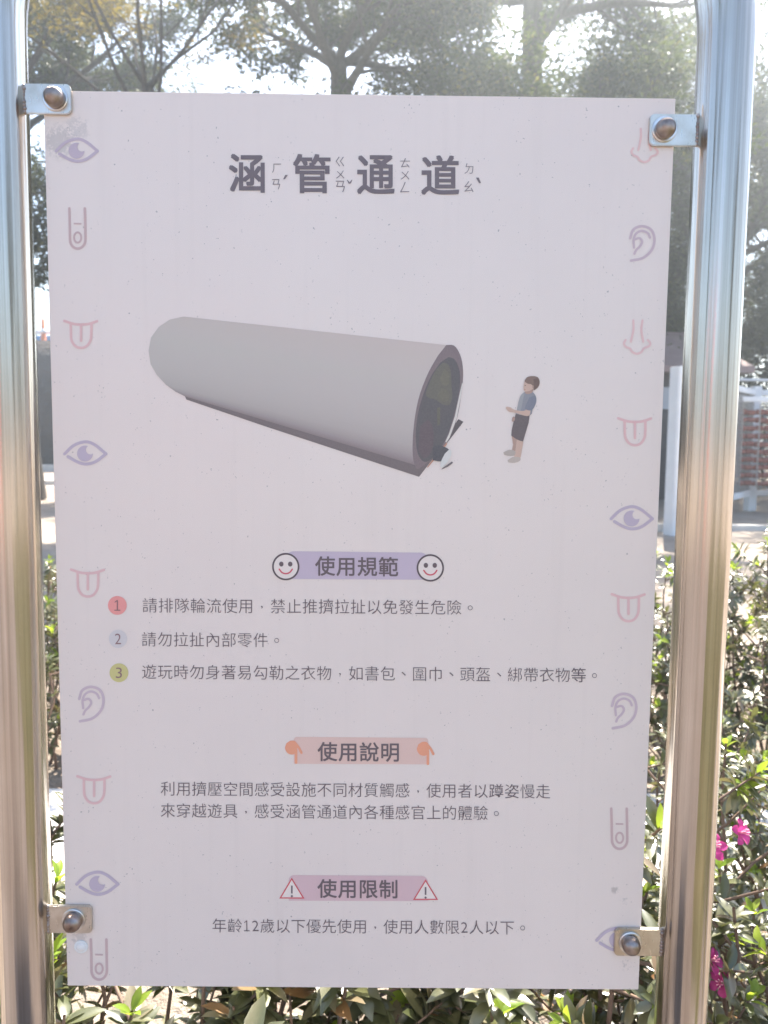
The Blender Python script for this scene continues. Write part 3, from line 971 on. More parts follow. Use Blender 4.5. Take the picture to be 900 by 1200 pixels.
def build_sign():
    steel, plate = mat_steel(), mat_plate()
    root = thing('information_sign', 'playground rules sign, printed pale board bolted between two stainless steel tube posts', 'sign', (0, 0, 0))
    # bent tube frame
    R = 0.20
    ztop = ZC + 0.505
    path = [(PXL - 0.003, 0, -0.02)]
    for k in range(1, 13):
        path.append((PXL, 0, ztop * k / 12))
    for k in range(1, 17):
        a = math.pi / 2 * k / 16
        path.append((PXL + R * (1 - math.cos(a)), 0, ztop + R * math.sin(a)))
    for k in range(1, 17):
        a = math.pi / 2 * (1 - k / 16)
        path.append((PXR - R * (1 - math.cos(a)), 0, ztop + R * math.sin(a)))
    for k in range(1, 13):
        path.append((PXR, 0, ztop * (1 - k / 12)))
    path.append((PXR, 0, -0.02))
    mb = MB()
    mb.tube(path, [PR] * len(path), 64)
    mb.build('frame_tube', steel, root, True)

    # board
    bm = bmesh.new()
    add_box(bm, (0, FRONT + 0.0020, ZC), (BW, 0.0040, BH), bev=0.0006)
    board = bmobj('board', bm, mat_board(), root)

    # brackets with bolts
    def lathe(prof, n=32):
        V, F = [], []
        for (r, h) in prof:
            for k in range(n):
                a = 2 * math.pi * k / n
                V.append(Vector((r * math.cos(a), h, r * math.sin(a))))
        for i in range(len(prof) - 1):
            for k in range(n):
                F.append((i * n + k, i * n + (k + 1) % n, (i + 1) * n + (k + 1) % n, (i + 1) * n + k))
        F.append(tuple((len(prof) - 1) * n + k for k in range(n)))
        return V, F
    boltm = mat_simple('bolt_steel', (0.22, 0.16, 0.13), (0.44, 0.39, 0.36), 0.36, 60, metal=1.0, bump=0.15, bd=0.001)
    washm = mat_simple('washer_steel', (0.62, 0.60, 0.58), (0.76, 0.73, 0.70), 0.28, 60, metal=1.0, bump=0.1, bd=0.0008)
    for side, (x0, y0, x1, y1), (bx, by), tilt in (
            (-1, (34, 102, 86, 137), (68, 119), (0.18, 0.20)), (1, (760, 135, 823, 172), (777, 153), (-0.1, 0.22)),
            (-1, (54, 1059, 109, 1091), (88, 1075), (0.1, 0.1)), (1, (718, 1084, 775, 1116), (736, 1100), (-0.1, 0.12))):
        xa, za = B(x0, (y0 + y1) / 2)
        xb, zb = B(x1, (y0 + y1) / 2)
        zt = B((x0 + x1) / 2, y0)[1]
        zd = B((x0 + x1) / 2, y1)[1]
        if side < 0:
            xa = PXL + PR - 0.004
        else:
            xb = PXR - PR + 0.004
        th = 0.0035
        yb = FRONT - 0.0004           # back of the plate lies just on the board
        rc = 0.0048
        # rounded outline at the free end
        out = []
        def corner(cx, cz, a0, a1):
            for k in range(7):
                a = a0 + (a1 - a0) * k / 6
                out.append((cx + rc * math.cos(a), cz + rc * math.sin(a)))
        hp = math.pi / 2
        if side < 0:
            out += [(xa, zt), (xa, zd)]
            corner(xb - rc, zd + rc, -hp, 0)
            corner(xb - rc, zt - rc, 0, hp)
        else:
            out += [(xb, zd), (xb, zt)]
            corner(xa + rc, zt - rc, hp, 2 * hp)
            corner(xa + rc, zd + rc, 2 * hp, 3 * hp)
        bm = bmesh.new()
        vs = [bm.verts.new((x, yb - th, z)) for x, z in out]
        f = bm.faces.new(vs)
        ret = bmesh.ops.extrude_face_region(bm, geom=[f])
        bmesh.ops.translate(bm, vec=(0, th, 0), verts=[v for v in ret['geom'] if isinstance(v, bmesh.types.BMVert)])
        bmesh.ops.recalc_face_normals(bm, faces=bm.faces)
        es = [e for e in bm.edges if abs(e.verts[0].co.y - e.verts[1].co.y) < 1e-6]
        bmesh.ops.bevel(bm, geom=es, offset=0.0007, segments=2, affect='EDGES')
        br = bmobj('bracket', bm, plate, root)
        # weld seam along the tube
        mb = MB()
        wx = (xa + 0.003) if side < 0 else (xb - 0.003)
        n = 9
        rng = random.Random(int(x0))
        for k in range(n):
            z = zd + (zt - zd) * (k + 0.5) / n
            r = 0.0026 * rng.uniform(0.8, 1.2)
            c = Vector((wx + rng.uniform(-.0006, .0006), yb - th * 0.7, z))
            pts = [c + Vector((0, 0, r * 1.0 * math.cos(a))) for a in (math.pi, 2.4, 1.57, 0.75, 0)]
            mb.tube(pts, [r * max(0.05, math.sin(a)) for a in (math.pi - .02, 2.4, 1.57, 0.75, 0.02)], 8)
        mb.build('weld_seam', boltm, br, True)
        # bolt: washer and domed head
        cx, cz = B(bx, by)
        V, F = lathe([(0.0120, 0), (0.0120, -0.0012), (0.0112, -0.0016), (0.004, -0.0016)])
        ob = mesh('washer', [v + Vector((cx, yb - th - 0.0002, cz)) for v in V], F, washm, br)
        V, F = lathe([(0.0092, 0.0), (0.0093, -0.0036), (0.0090, -0.0062), (0.0080, -0.0086), (0.0062, -0.0105), (0.0036, -0.0116), (0.0010, -0.0120)])
        rot = Matrix.Rotation(tilt[0], 3, 'Z') @ Matrix.Rotation(tilt[1], 3, 'X')
        mesh('bolt', [rot @ v + Vector((cx, yb - th - 0.0014, cz)) for v in V], F, boltm, br, True)
    # small white plug in an unused hole, low on the left
    cx, cz = B(95, 1109)
    V, F = lathe([(0.0072, 0), (0.0070, -0.0006), (0.0056, -0.0009), (0.0052, -0.0006), (0.0048, -0.0012), (0.001, -0.0014)])
    mesh('hole_plug', [v + Vector((cx, FRONT - 0.0002, cz)) for v in V], F, mat_simple('white_plug', (0.80, 0.79, 0.76), (0.86, 0.85, 0.82), 0.5, 40, bump=0.1), board, True)
    build_prints(board)

# ---- flat prints on the board -------------------------------------------------
def sheet(name, polys, mat, parent, lift):
    """polys: photo-pixel outlines -> flat n-gons on the board"""
    V, F = [], []
    for i, pl in enumerate(polys):
        b = len(V)
        for (x, y) in pl:
            u, v = B(x, y)
            V.append((u, FRONT - lift, v))
        F.append(tuple(range(b, b + len(pl))))
    return mesh(name, V, F, mat, parent)

def disc(cx, cy, r, n=40, ry=None):
    ry = ry or r
    return [(cx + r * math.cos(2 * math.pi * k / n), cy + ry * math.sin(2 * math.pi * k / n)) for k in range(n)]

def smooth(pts, n=6):
    if len(pts) < 3:
        return pts
    P = [np.array(p, float) for p in pts]
    P = [2 * P[0] - P[1]] + P + [2 * P[-1] - P[-2]]
    out = []
    for i in range(1, len(P) - 2):
        for k in range(n):
            t = k / n
            a, b, c, d = P[i - 1], P[i], P[i + 1], P[i + 2]
            out.append(tuple(0.5 * ((2 * b) + (c - a) * t + (2 * a - 5 * b + 4 * c - d) * t * t + (3 * b - a - 3 * c + d) * t ** 3)))
    out.append(tuple(P[-2]))
    return out

def stroke(pts, w, closed=False, caps=True):
    """one outline polygon set for a pen stroke"""
    P = [np.array(p, float) for p in pts]
    n = len(P)
    L, Rr = [], []
    for i in range(n):
        if closed:
            a, b = P[i - 1], P[(i + 1) % n]
        else:
            a, b = P[max(i - 1, 0)], P[min(i + 1, n - 1)]
        d = b - a
        d = d / (np.linalg.norm(d) + 1e-9)
        nn = np.array([-d[1], d[0]])
        L.append(P[i] + nn * w / 2)
        Rr.append(P[i] - nn * w / 2)
    quads = []
    rng = range(n) if closed else range(n - 1)
    for i in rng:
        j = (i + 1) % n
        quads.append([tuple(L[i]), tuple(Rr[i]), tuple(Rr[j]), tuple(L[j])])
    if caps and not closed:
        for (c, q, sgn) in ((P[0], P[1], 1), (P[-1], P[-2], 1)):
            d = c - q
            a0 = math.atan2(d[1], d[0])
            quads.append([(c[0] + w / 2 * math.cos(a0 - math.pi / 2 + math.pi * k / 8), c[1] + w / 2 * math.sin(a0 - math.pi / 2 + math.pi * k / 8)) for k in range(9)])
    return quads

def icon(name, strokes, mat, parent, extra=(), lift=0.0003):
    V, F = [], []
    k = 0
    for grp in list(strokes) + list(extra):
        l = lift + 0.00004 * k
        k += 1
        for pl in grp:
            b = len(V)
            for (x, y) in pl:
                u, v = B(x, y)
                V.append((u, FRONT - l, v))
            F.append(tuple(range(b, b + len(pl))))
    return mesh(name, V, F, mat, parent)

_glyphs = {}
def glyph(ch, off):
    key = (ch, off)
    if key in _glyphs:
        return _glyphs[key]
    if ch == '1':
        w = 0.036 + off
        V = np.array([(0.25 - w, 0), (0.25 + w, 0), (0.25 + w, 0.69), (0.25 - w, 0.69),
                      (0.25 - w, 0.69), (0.25 - w, 0.69 - 2.4 * w), (0.09, 0.56 - 1.4 * w), (0.09, 0.56 + 0.6 * w),
                      (0.07, 0), (0.25 - w, 0), (0.25 - w, 1.9 * w), (0.07, 1.9 * w),
                      (0.25 + w, 0), (0.43, 0), (0.43, 1.9 * w), (0.25 + w, 1.9 * w)])
        _glyphs[key] = (V, [(0, 1, 2, 3), (4, 5, 6, 7), (8, 9, 10, 11), (12, 13, 14, 15)])
        return _glyphs[key]
    c = bpy.data.curves.new('glyph', 'FONT')
    c.body = ch
    c.size = 1
    c.offset = min(off, 0)
    c.resolution_u = 3
    o = bpy.data.objects.new('glyph', c)
    COL.objects.link(o)
    bpy.context.view_layer.update()
    me = bpy.data.meshes.new_from_object(o.evaluated_get(bpy.context.evaluated_depsgraph_get()))
    V = np.array([v.co[:2] for v in me.vertices])
    F = [tuple(p.vertices) for p in me.polygons]
    if off < 0:          # some letters do not thin cleanly: keep those as they are
        def area(V_, F_):
            a_ = 0
            for f in F_:
                p = V_[list(f)]
                a_ += abs(np.sum(p[:, 0] * np.roll(p[:, 1], -1) - np.roll(p[:, 0], -1) * p[:, 1])) / 2
            return a_
        V0, F0 = glyph(ch, 0.0)
        if off < -0.005 and (area(V, F) > 0.93 * area(V0, F0) or ch in '\u7b49\u64e0\u8e72\u59ff'):
            V, F = (V0, F0) if ch == '\u7b49' else glyph(ch, -0.004)
    if off > 0:          # heavier weight: the same letter laid four times, a hair apart
        n = len(V)
        V = np.concatenate([V + np.array(d) * off for d in ((-1, -1), (1, -1), (1, 1), (-1, 1))])
        F = [tuple(i + n * k for i in f) for k in range(4) for f in F]
    bpy.data.objects.remove(o)
    bpy.data.curves.remove(c)
    bpy.data.meshes.remove(me)
    _glyphs[key] = (V, F)
    return V, F

def put_glyph(acc, ch, box, off, lift, keep=False):
    """fit a glyph's ink into a photo-pixel box (x0, y0, x1, y1)"""
    V, F = glyph(ch, off)
    mn, mx = V.min(0), V.max(0)
    q = (V - mn) / (mx - mn)
    x0, y0, x1, y1 = box
    b = len(acc[0])
    lay = len(q) // 4 if off > 0 and ch != '1' else len(q) + 1
    for i, (u, v) in enumerate(q):
        x, z = B(x0 + (x1 - x0) * u, y1 + (y0 - y1) * v)
        acc[0].append((x, FRONT - lift - 0.00003 * (i // lay), z))
    acc[1].extend(tuple(i + b for i in f) for f in F)

def text_line(acc, s, p0, p1, size, off, lift, pitch=None):
    """full-width characters set from pixel p0 (left, mid height) along to p1"""
    n = 0
    cells = []
    for ch in s:
        w = 0.56 if ch in '0123456789' else 1.0
        cells.append((ch, n, w))
        n += w
    dx, dy = (p1[0] - p0[0]) / n, (p1[1] - p0[1]) / n
    b_h = size
    for ch, c0, w in cells:
        cx, cy = p0[0] + dx * (c0 + w / 2), p0[1] + dy * (c0 + w / 2)
        if ch == '\uff0c':
            put_glyph(acc, ',', (cx - 1.2, cy - 0.2, cx + 0.9, cy + 3.2), off, lift)
        elif ch == '\u3001':
            put_glyph(acc, ch, (cx - 2.5, cy - 2.2, cx + 2.5, cy + 2.4), off, lift)
        elif ch == '\u3002':
            put_glyph(acc, ch, (cx - 2.8, cy - 2.4, cx + 2.8, cy + 3.2), off, lift)
        else:
            V, F = glyph(ch, off)
            b = len(acc[0])
            vo = 0.38 if w == 1.0 else 0.36
            lay = len(V) // 4 if off > 0 and ch != '1' else len(V) + 1
            for i, (u, v) in enumerate(V):
                uu = (u - 0.5) if w == 1.0 else (u - 0.25)
                x, z = B(cx + uu * b_h, cy - (v - vo) * b_h)
                acc[0].append((x, FRONT - lift - 0.00003 * (i // lay), z))
            acc[1].extend(tuple(i + b for i in f) for f in F)

INK = (0.20, 0.175, 0.20)
INK_TITLE = (0.22, 0.21, 0.25)
LILAC = (0.66, 0.63, 0.80)
MAUVE = (0.73, 0.66, 0.78)
ROSE = (0.93, 0.70, 0.74)
PLUM = (0.72, 0.60, 0.64)

def build_prints(board):
    # --- title
    titles = (('\u6db5', (269, 181.5, 311, 227)), ('\u7ba1', (344, 181.5, 388, 227.5)), ('\u901a', (419, 182.5, 463, 228.5)), ('\u9053', (494, 182.5, 538.5, 229)))
    phon = ((('\u310f', (319.7, 193, 330, 203.5)), ('\u3122', (319.7, 211, 329, 223)), ('\u02ca', (332.5, 206, 338, 211))),
            (('\u310d', (394, 184.4, 404, 196)), ('\u3128', (394.4, 200.6, 404, 210)), ('\u3122', (394, 212.7, 404.7, 226)), ('\u02c7', (407, 211.6, 413.5, 216))),
            (('\u310a', (469, 186, 481, 197)), ('\u3128', (470, 201, 480, 211)), ('\u3125', (469.3, 213.8, 480, 226))),
            (('\u3109', (544.5, 191.8, 555, 204)), ('\u3120', (544.5, 212.7, 555, 225.5)), ('\u02cb', (558, 208.5, 564, 215))))
    for (ch, bx), ph in zip(titles, phon):
        acc = ([], [])
        put_glyph(acc, ch, bx, 0.018, 0.0004)
        mesh('title_character', acc[0], acc[1], mat_print(INK_TITLE), board)
        acc = ([], [])
        for c2, b2 in ph:
            put_glyph(acc, c2, b2, -0.008, 0.0004)
        mesh('phonetic_characters', acc[0], acc[1], mat_print((0.26, 0.25, 0.29)), board)

    # --- headings
    def rounded(x0, y0, x1, y1, tl, tr, dy=0.0):
        """bar with rounded upper corners; dy lowers its right end"""
        pts = []
        for k in range(7):
            a = math.pi + math.pi / 2 * k / 6
            pts.append((x0 + tl + tl * math.cos(a), y0 + tl + tl * math.sin(a)))
        for k in range(7):
            a = 1.5 * math.pi + math.pi / 2 * k / 6
            pts.append((x1 - tr + tr * math.cos(a), y0 + dy + tr + tr * math.sin(a)))
        pts += [(x1, y1 + dy * .3), (x0, y1)]
        return pts
    sheet('heading_banner', [rounded(336, 646, 501, 678.5, 8, 8, 1.2)], mat_print((0.70, 0.66, 0.84)), board, 0.0002)
    sheet('heading_banner', [rounded(344, 863, 501.5, 894.5, 4, 4, 0.8)], mat_print((0.92, 0.74, 0.70)), board, 0.0002)
    sheet('heading_banner', [rounded(338, 1024.7, 501, 1054.5, 6, 8, 0.6)], mat_print((0.82, 0.66, 0.74)), board, 0.0002)
    for s, p0, p1, sz in (('\u4f7f\u7528\u898f\u7bc4', (368.8, 663), (467.3, 664), 24.0), ('\u4f7f\u7528\u8aaa\u660e', (371.3, 880), (468.8, 880.6), 23.6),
                          ('\u4f7f\u7528\u9650\u5236', (371, 1040), (466.8, 1040.8), 23.2)):
        acc = ([], [])
        text_line(acc, s, p0, p1, sz, 0.013, 0.0004)
        mesh('heading_lettering', acc[0], acc[1], mat_print(INK), board)

    # --- rules and body
    for s, p0, p1, sz, nm in (
            ('\u8acb\u6392\u968a\u8f2a\u6d41\u4f7f\u7528\uff0c\u7981\u6b62\u63a8\u64e0\u62c9\u626f\u4ee5\u514d\u767c\u751f\u5371\u96aa\u3002', (166.6, 709.6), (560.0, 711.2), 18.6, 'rule_lettering'),
            ('\u8acb\u52ff\u62c9\u626f\u5167\u90e8\u96f6\u4ef6\u3002', (165.6, 749.3), (333.6, 750.0), 18.4, 'rule_lettering'),
            ('\u904a\u73a9\u6642\u52ff\u8eab\u8457\u6613\u52fe\u52d2\u4e4b\u8863\u7269\uff0c\u5982\u66f8\u5305\u3001\u570d\u5dfe\u3001\u982d\u76d4\u3001\u7d81\u5e36\u8863\u7269\u7b49\u3002', (165.9, 787.2), (705.2, 790.0), 18.4, 'rule_lettering'),
            ('\u5229\u7528\u64e0\u58d3\u7a7a\u9593\u611f\u53d7\u8a2d\u65bd\u4e0d\u540c\u6750\u8cea\u89f8\u611f\uff0c\u4f7f\u7528\u8005\u4ee5\u8e72\u59ff\u6162\u8d70', (187.8, 923.8), (644.8, 926.0), 18.2, 'body_lettering'),
            ('\u4f86\u7a7f\u8d8a\u904a\u5177\uff0c\u611f\u53d7\u6db5\u7ba1\u901a\u9053\u5167\u5404\u7a2e\u611f\u5b98\u4e0a\u7684\u9ad4\u9a57\u3002', (187.6, 949.3), (590.0, 951.6), 18.2, 'body_lettering'),
            ('\u5e74\u9f6112\u6b72\u4ee5\u4e0b\u512a\u5148\u4f7f\u7528\uff0c\u4f7f\u7528\u4eba\u6578\u96502\u4eba\u4ee5\u4e0b\u3002', (247.8, 1083.6), (620.4, 1085.4), 18.0, 'body_lettering')):
        acc = ([], [])
        text_line(acc, s, p0, p1, sz, -0.0085, 0.0004)
        mesh(nm, acc[0], acc[1], mat_print(INK), board)

    # --- numbered discs
    for d, (x, y, r), c in (('1', (138, 709.9, 11.0), (1.0, 0.46, 0.46)), ('2', (138.8, 749, 10.7), (0.80, 0.84, 0.90)), ('3', (139.8, 788.6, 11.0), (0.74, 0.76, 0.36))):
        b = sheet('number_badge', [disc(x, y, r)], mat_print(c), board, 0.0003)
        acc = ([], [])
        put_glyph(acc, d, (x - (3.4 if d == '1' else 3.6), y - 6.2, x + (3.6 if d == '1' else 3.6), y + 6.2), -0.004, 0.0005)
        m = mesh('number_lettering', acc[0], acc[1], mat_print((0.36, 0.24, 0.26)), board)

    # --- smiling faces
    for (x, y) in ((335, 664), (504, 665)):
        f = sheet('smiling_face', [disc(x, y, 15.6)], mat_print((1.0, 1.0, 1.0)), board, 0.0003)
        icon('face_outline', [stroke(disc(x, y, 15.0), 2.0, closed=True)], mat_print((0.15, 0.13, 0.15)), board, lift=0.0004)
        icon('face_eyes', [[disc(x - 5.2, y - 3.0, 2.6, 20, 2.9)], [disc(x + 5.2, y - 3.0, 2.6, 20, 2.9)]], mat_print((0.2, 0.17, 0.19)), board, lift=0.0004)
        icon('face_mouth', [stroke(smooth([(x - 7.6, y + 3.0), (x - 4.5, y + 6.8), (x, y + 8.2), (x + 4.5, y + 6.8), (x + 7.6, y + 3.0)]), 1.7)], mat_print((0.80, 0.16, 0.22)), board, lift=0.0004)

    # --- pointing hands
    for (x, y) in ((341.8, 875.5), (496, 876.5)):
        blob = smooth([(x - 2, y - 8), (x + 3, y - 8), (x + 6, y - 4.5), (x + 6.2, y + 2), (x + 3.5, y + 7), (x, y + 8.3), (x - 5, y + 6.5), (x - 8, y + 1), (x - 6.4, y - 5)], 4)
        icon('pointing_hand', [[blob], stroke([(x + 4.9, y + 3.0), (x + 4.9, y + 17.5)], 3.2), stroke([(x + 4.0, y - 5.2), (x + 8.4, y + 0.4), (x + 11.2, y + 6.0)], 3.0)],
             mat_print((1.0, 0.50, 0.34)), board, lift=0.0003)

    # --- warning triangles
    for (ax, ay, lx, rx, by) in ((341.5, 1027.5, 326.9, 356.4, 1052.0), (498, 1029, 483.2, 512.7, 1053.2)):
        tri = [(ax, ay), (rx, by), (lx, by)]
        t_ = sheet('warning_triangle', [tri], mat_print((1.0, 1.0, 1.0)), board, 0.0003)
        rim = []
        cx, cy = sum(p[0] for p in tri) / 3, sum(p[1] for p in tri) / 3
        inn = [(cx + (p[0] - cx) * 0.83, cy + (p[1] - cy) * 0.83) for p in tri]
        for i in range(3):
            j = (i + 1) % 3
            rim.append([tri[i], tri[j], inn[j], inn[i]])
        icon('triangle_outline', [rim], mat_print((0.80, 0.16, 0.20)), board, lift=0.0004)
        icon('exclamation_mark', [stroke([(cx, cy - 7), (cx, cy + 2.2)], 1.9, caps=False), [disc(cx, cy + 5.3, 1.3, 14)]], mat_print((0.22, 0.19, 0.22)), board, lift=0.0004)

    # --- line icons down both sides
    def eye(cx, cy, hide_left=False):
        up = smooth([(-24, 1), (-13, -9), (0, -13.2), (11, -10), (24.5, 0.8)])
        lo = smooth([(-20, 4.2), (-9, 10.3), (1, 12.8), (12, 10), (24.5, 0.8)])
        mv = lambda P: [(cx + x, cy + y) for x, y in P]
        # iris with a round highlight bitten out
        r, bx, by, br = 9.3, 6.2, -4.2, 5.2
        d = math.hypot(bx, by)
        a = math.acos((r * r + d * d - br * br) / (2 * r * d))
        th = math.atan2(by, bx)
        P = [(r * math.cos(th + a + (2 * math.pi - 2 * a) * k / 36), r * math.sin(th + a + (2 * math.pi - 2 * a) * k / 36)) for k in range(37)]
        b2 = math.acos((br * br + d * d - r * r) / (2 * br * d))
        for k in range(1, 14):
            an = th + math.pi + b2 - (2 * b2) * k / 14
            P.append((bx + br * math.cos(an), by + br * math.sin(an)))
        icon('eye_icon', [stroke(mv(up), 3.5), stroke(mv(lo), 3.5), [[(cx + x, cy + 0.5 + y) for x, y in P]]], mat_print(LILAC), board)
    def finger(cx, cy):
        u = [(-9.6, -24), (-9.0, -6), (-8.8, 12)]
        arc = [(-8.8 + 0.0, 12)] + [(0.2 - 9.0 * math.cos(math.pi * k / 12), 12.5 + 10.5 * math.sin(math.pi * k / 12)) for k in range(1, 12)] + [(9.2, 12), (9.0, -6), (8.6, -24)]
        pts = [(cx + x, cy + y) for x, y in u[:-1] + arc]
        icon('finger_icon', [stroke(pts, 3.0), stroke([(cx - 4.4, cy - 6.3), (cx + 4.6, cy - 6.1)], 1.9, caps=False), stroke(disc(cx + 0.2, cy + 10, 4.2, 30, 6.0), 2.3, closed=True)], mat_print(PLUM), board)
    def tongue(cx, cy):
        mv = lambda P: [(cx + x, cy + y) for x, y in P]
        icon('tongue_icon', [stroke(mv(smooth([(-19.6, -14.8), (-9, -11.4), (0, -10.6), (9, -11.4), (18.8, -14.6)])), 3.0),
                             stroke(mv(smooth([(-12, -11.5), (-11.8, 0), (-11, 8), (-6.5, 14.6), (0, 16.6), (6.5, 14.6), (11, 8), (12, 0), (12.2, -11.5)])), 3.0),
                             stroke(mv([(0, -10.4), (0, 8.2)]), 3.0)], mat_print(ROSE), board)
    def ear(cx, cy):
        o = (730, 832)
        mv = lambda P: [(cx + x - o[0], cy + y - o[1]) for x, y in P]
        icon('ear_icon', [stroke(mv(smooth([(716.3, 825.8), (720, 815.8), (730, 811.7), (740.8, 815.8), (744.7, 826.7), (741.7, 839), (731.5, 848.6), (717.2, 852)])), 3.1),
                          stroke(mv(smooth([(720.9, 836.7), (720.3, 827.5), (723.3, 820.3), (730, 817.2), (736.7, 819.7), (739.5, 825)])), 2.7),
                          stroke(mv(smooth([(721.4, 827.2), (727.3, 825.8), (730.3, 830), (727.6, 835.3), (723.3, 839.6), (721.2, 844)])), 2.7)], mat_print(MAUVE), board)
    def nose(cx, cy):
        o = (746, 394)
        mv = lambda P: [(cx + x - o[0], cy + y - o[1]) for x, y in P]
        icon('nose_icon', [stroke(mv(smooth([(741.8, 375), (742, 385.5), (739, 399.8)])), 2.6), stroke(mv(smooth([(752.5, 375), (751.3, 387), (753.5, 399.8)])), 2.6),
                           stroke(mv(smooth([(732.8, 397.8), (730.9, 402), (733.3, 405.8), (737.8, 407.7), (740.8, 411.8), (746, 413.8), (751.3, 411.8), (753.9, 407.7), (760, 405), (761.6, 401.5), (758.8, 397.8)])), 2.6)],
             mat_print((0.96, 0.76, 0.80)), board)
    for p in ((91, 178), (100.5, 532), (114, 1035), (739.5, 606), (722, 1099)):
        eye(*p)
    for p in ((92, 270), (116, 1124.5), (724.8, 970)):
        finger(*p)
    for p in ((96, 392.3), (103.6, 683), (110.6, 924.6), (743.6, 504.2), (735.8, 710)):
        tongue(*p)
    for p in ((730, 832), (752, 285), (107, 825.5)):
        ear(*p)
    for p in ((746, 394), (755, 169.8)):
        nose(*p)
    build_pictures(board)

def picture(name, polys, parent, lift):
    """flat printed picture: polys = [(outline px, colour or per-vertex colours)]; later ones lie a hair above"""
    V, F, C = [], [], []
    for k, (pl, col) in enumerate(polys):
        b = len(V)
        for i, (x, y) in enumerate(pl):
            u, v = B(x, y)
            V.append((u, FRONT - lift - 0.00003 * k, v))
            C.append(col[i] if isinstance(col, list) else col)
        F.append(tuple(range(b, b + len(pl))))
    o = mesh(name, V, F, PICT, parent)
    ca = o.data.color_attributes.new('ink', 'FLOAT_COLOR', 'POINT')
    ca.data.foreach_set('color', [x for c in C for x in (c[0], c[1], c[2], 1.0)])
    return o

PICT = None
def ink(r, g, b):
    """printed ink that shows as this sRGB tone on the pale board"""
    c, w = srgb(r, g, b), srgb(203, 193, 198)
    return tuple(min(0.95, BOARD[i] * c[i] / w[i]) for i in range(3))

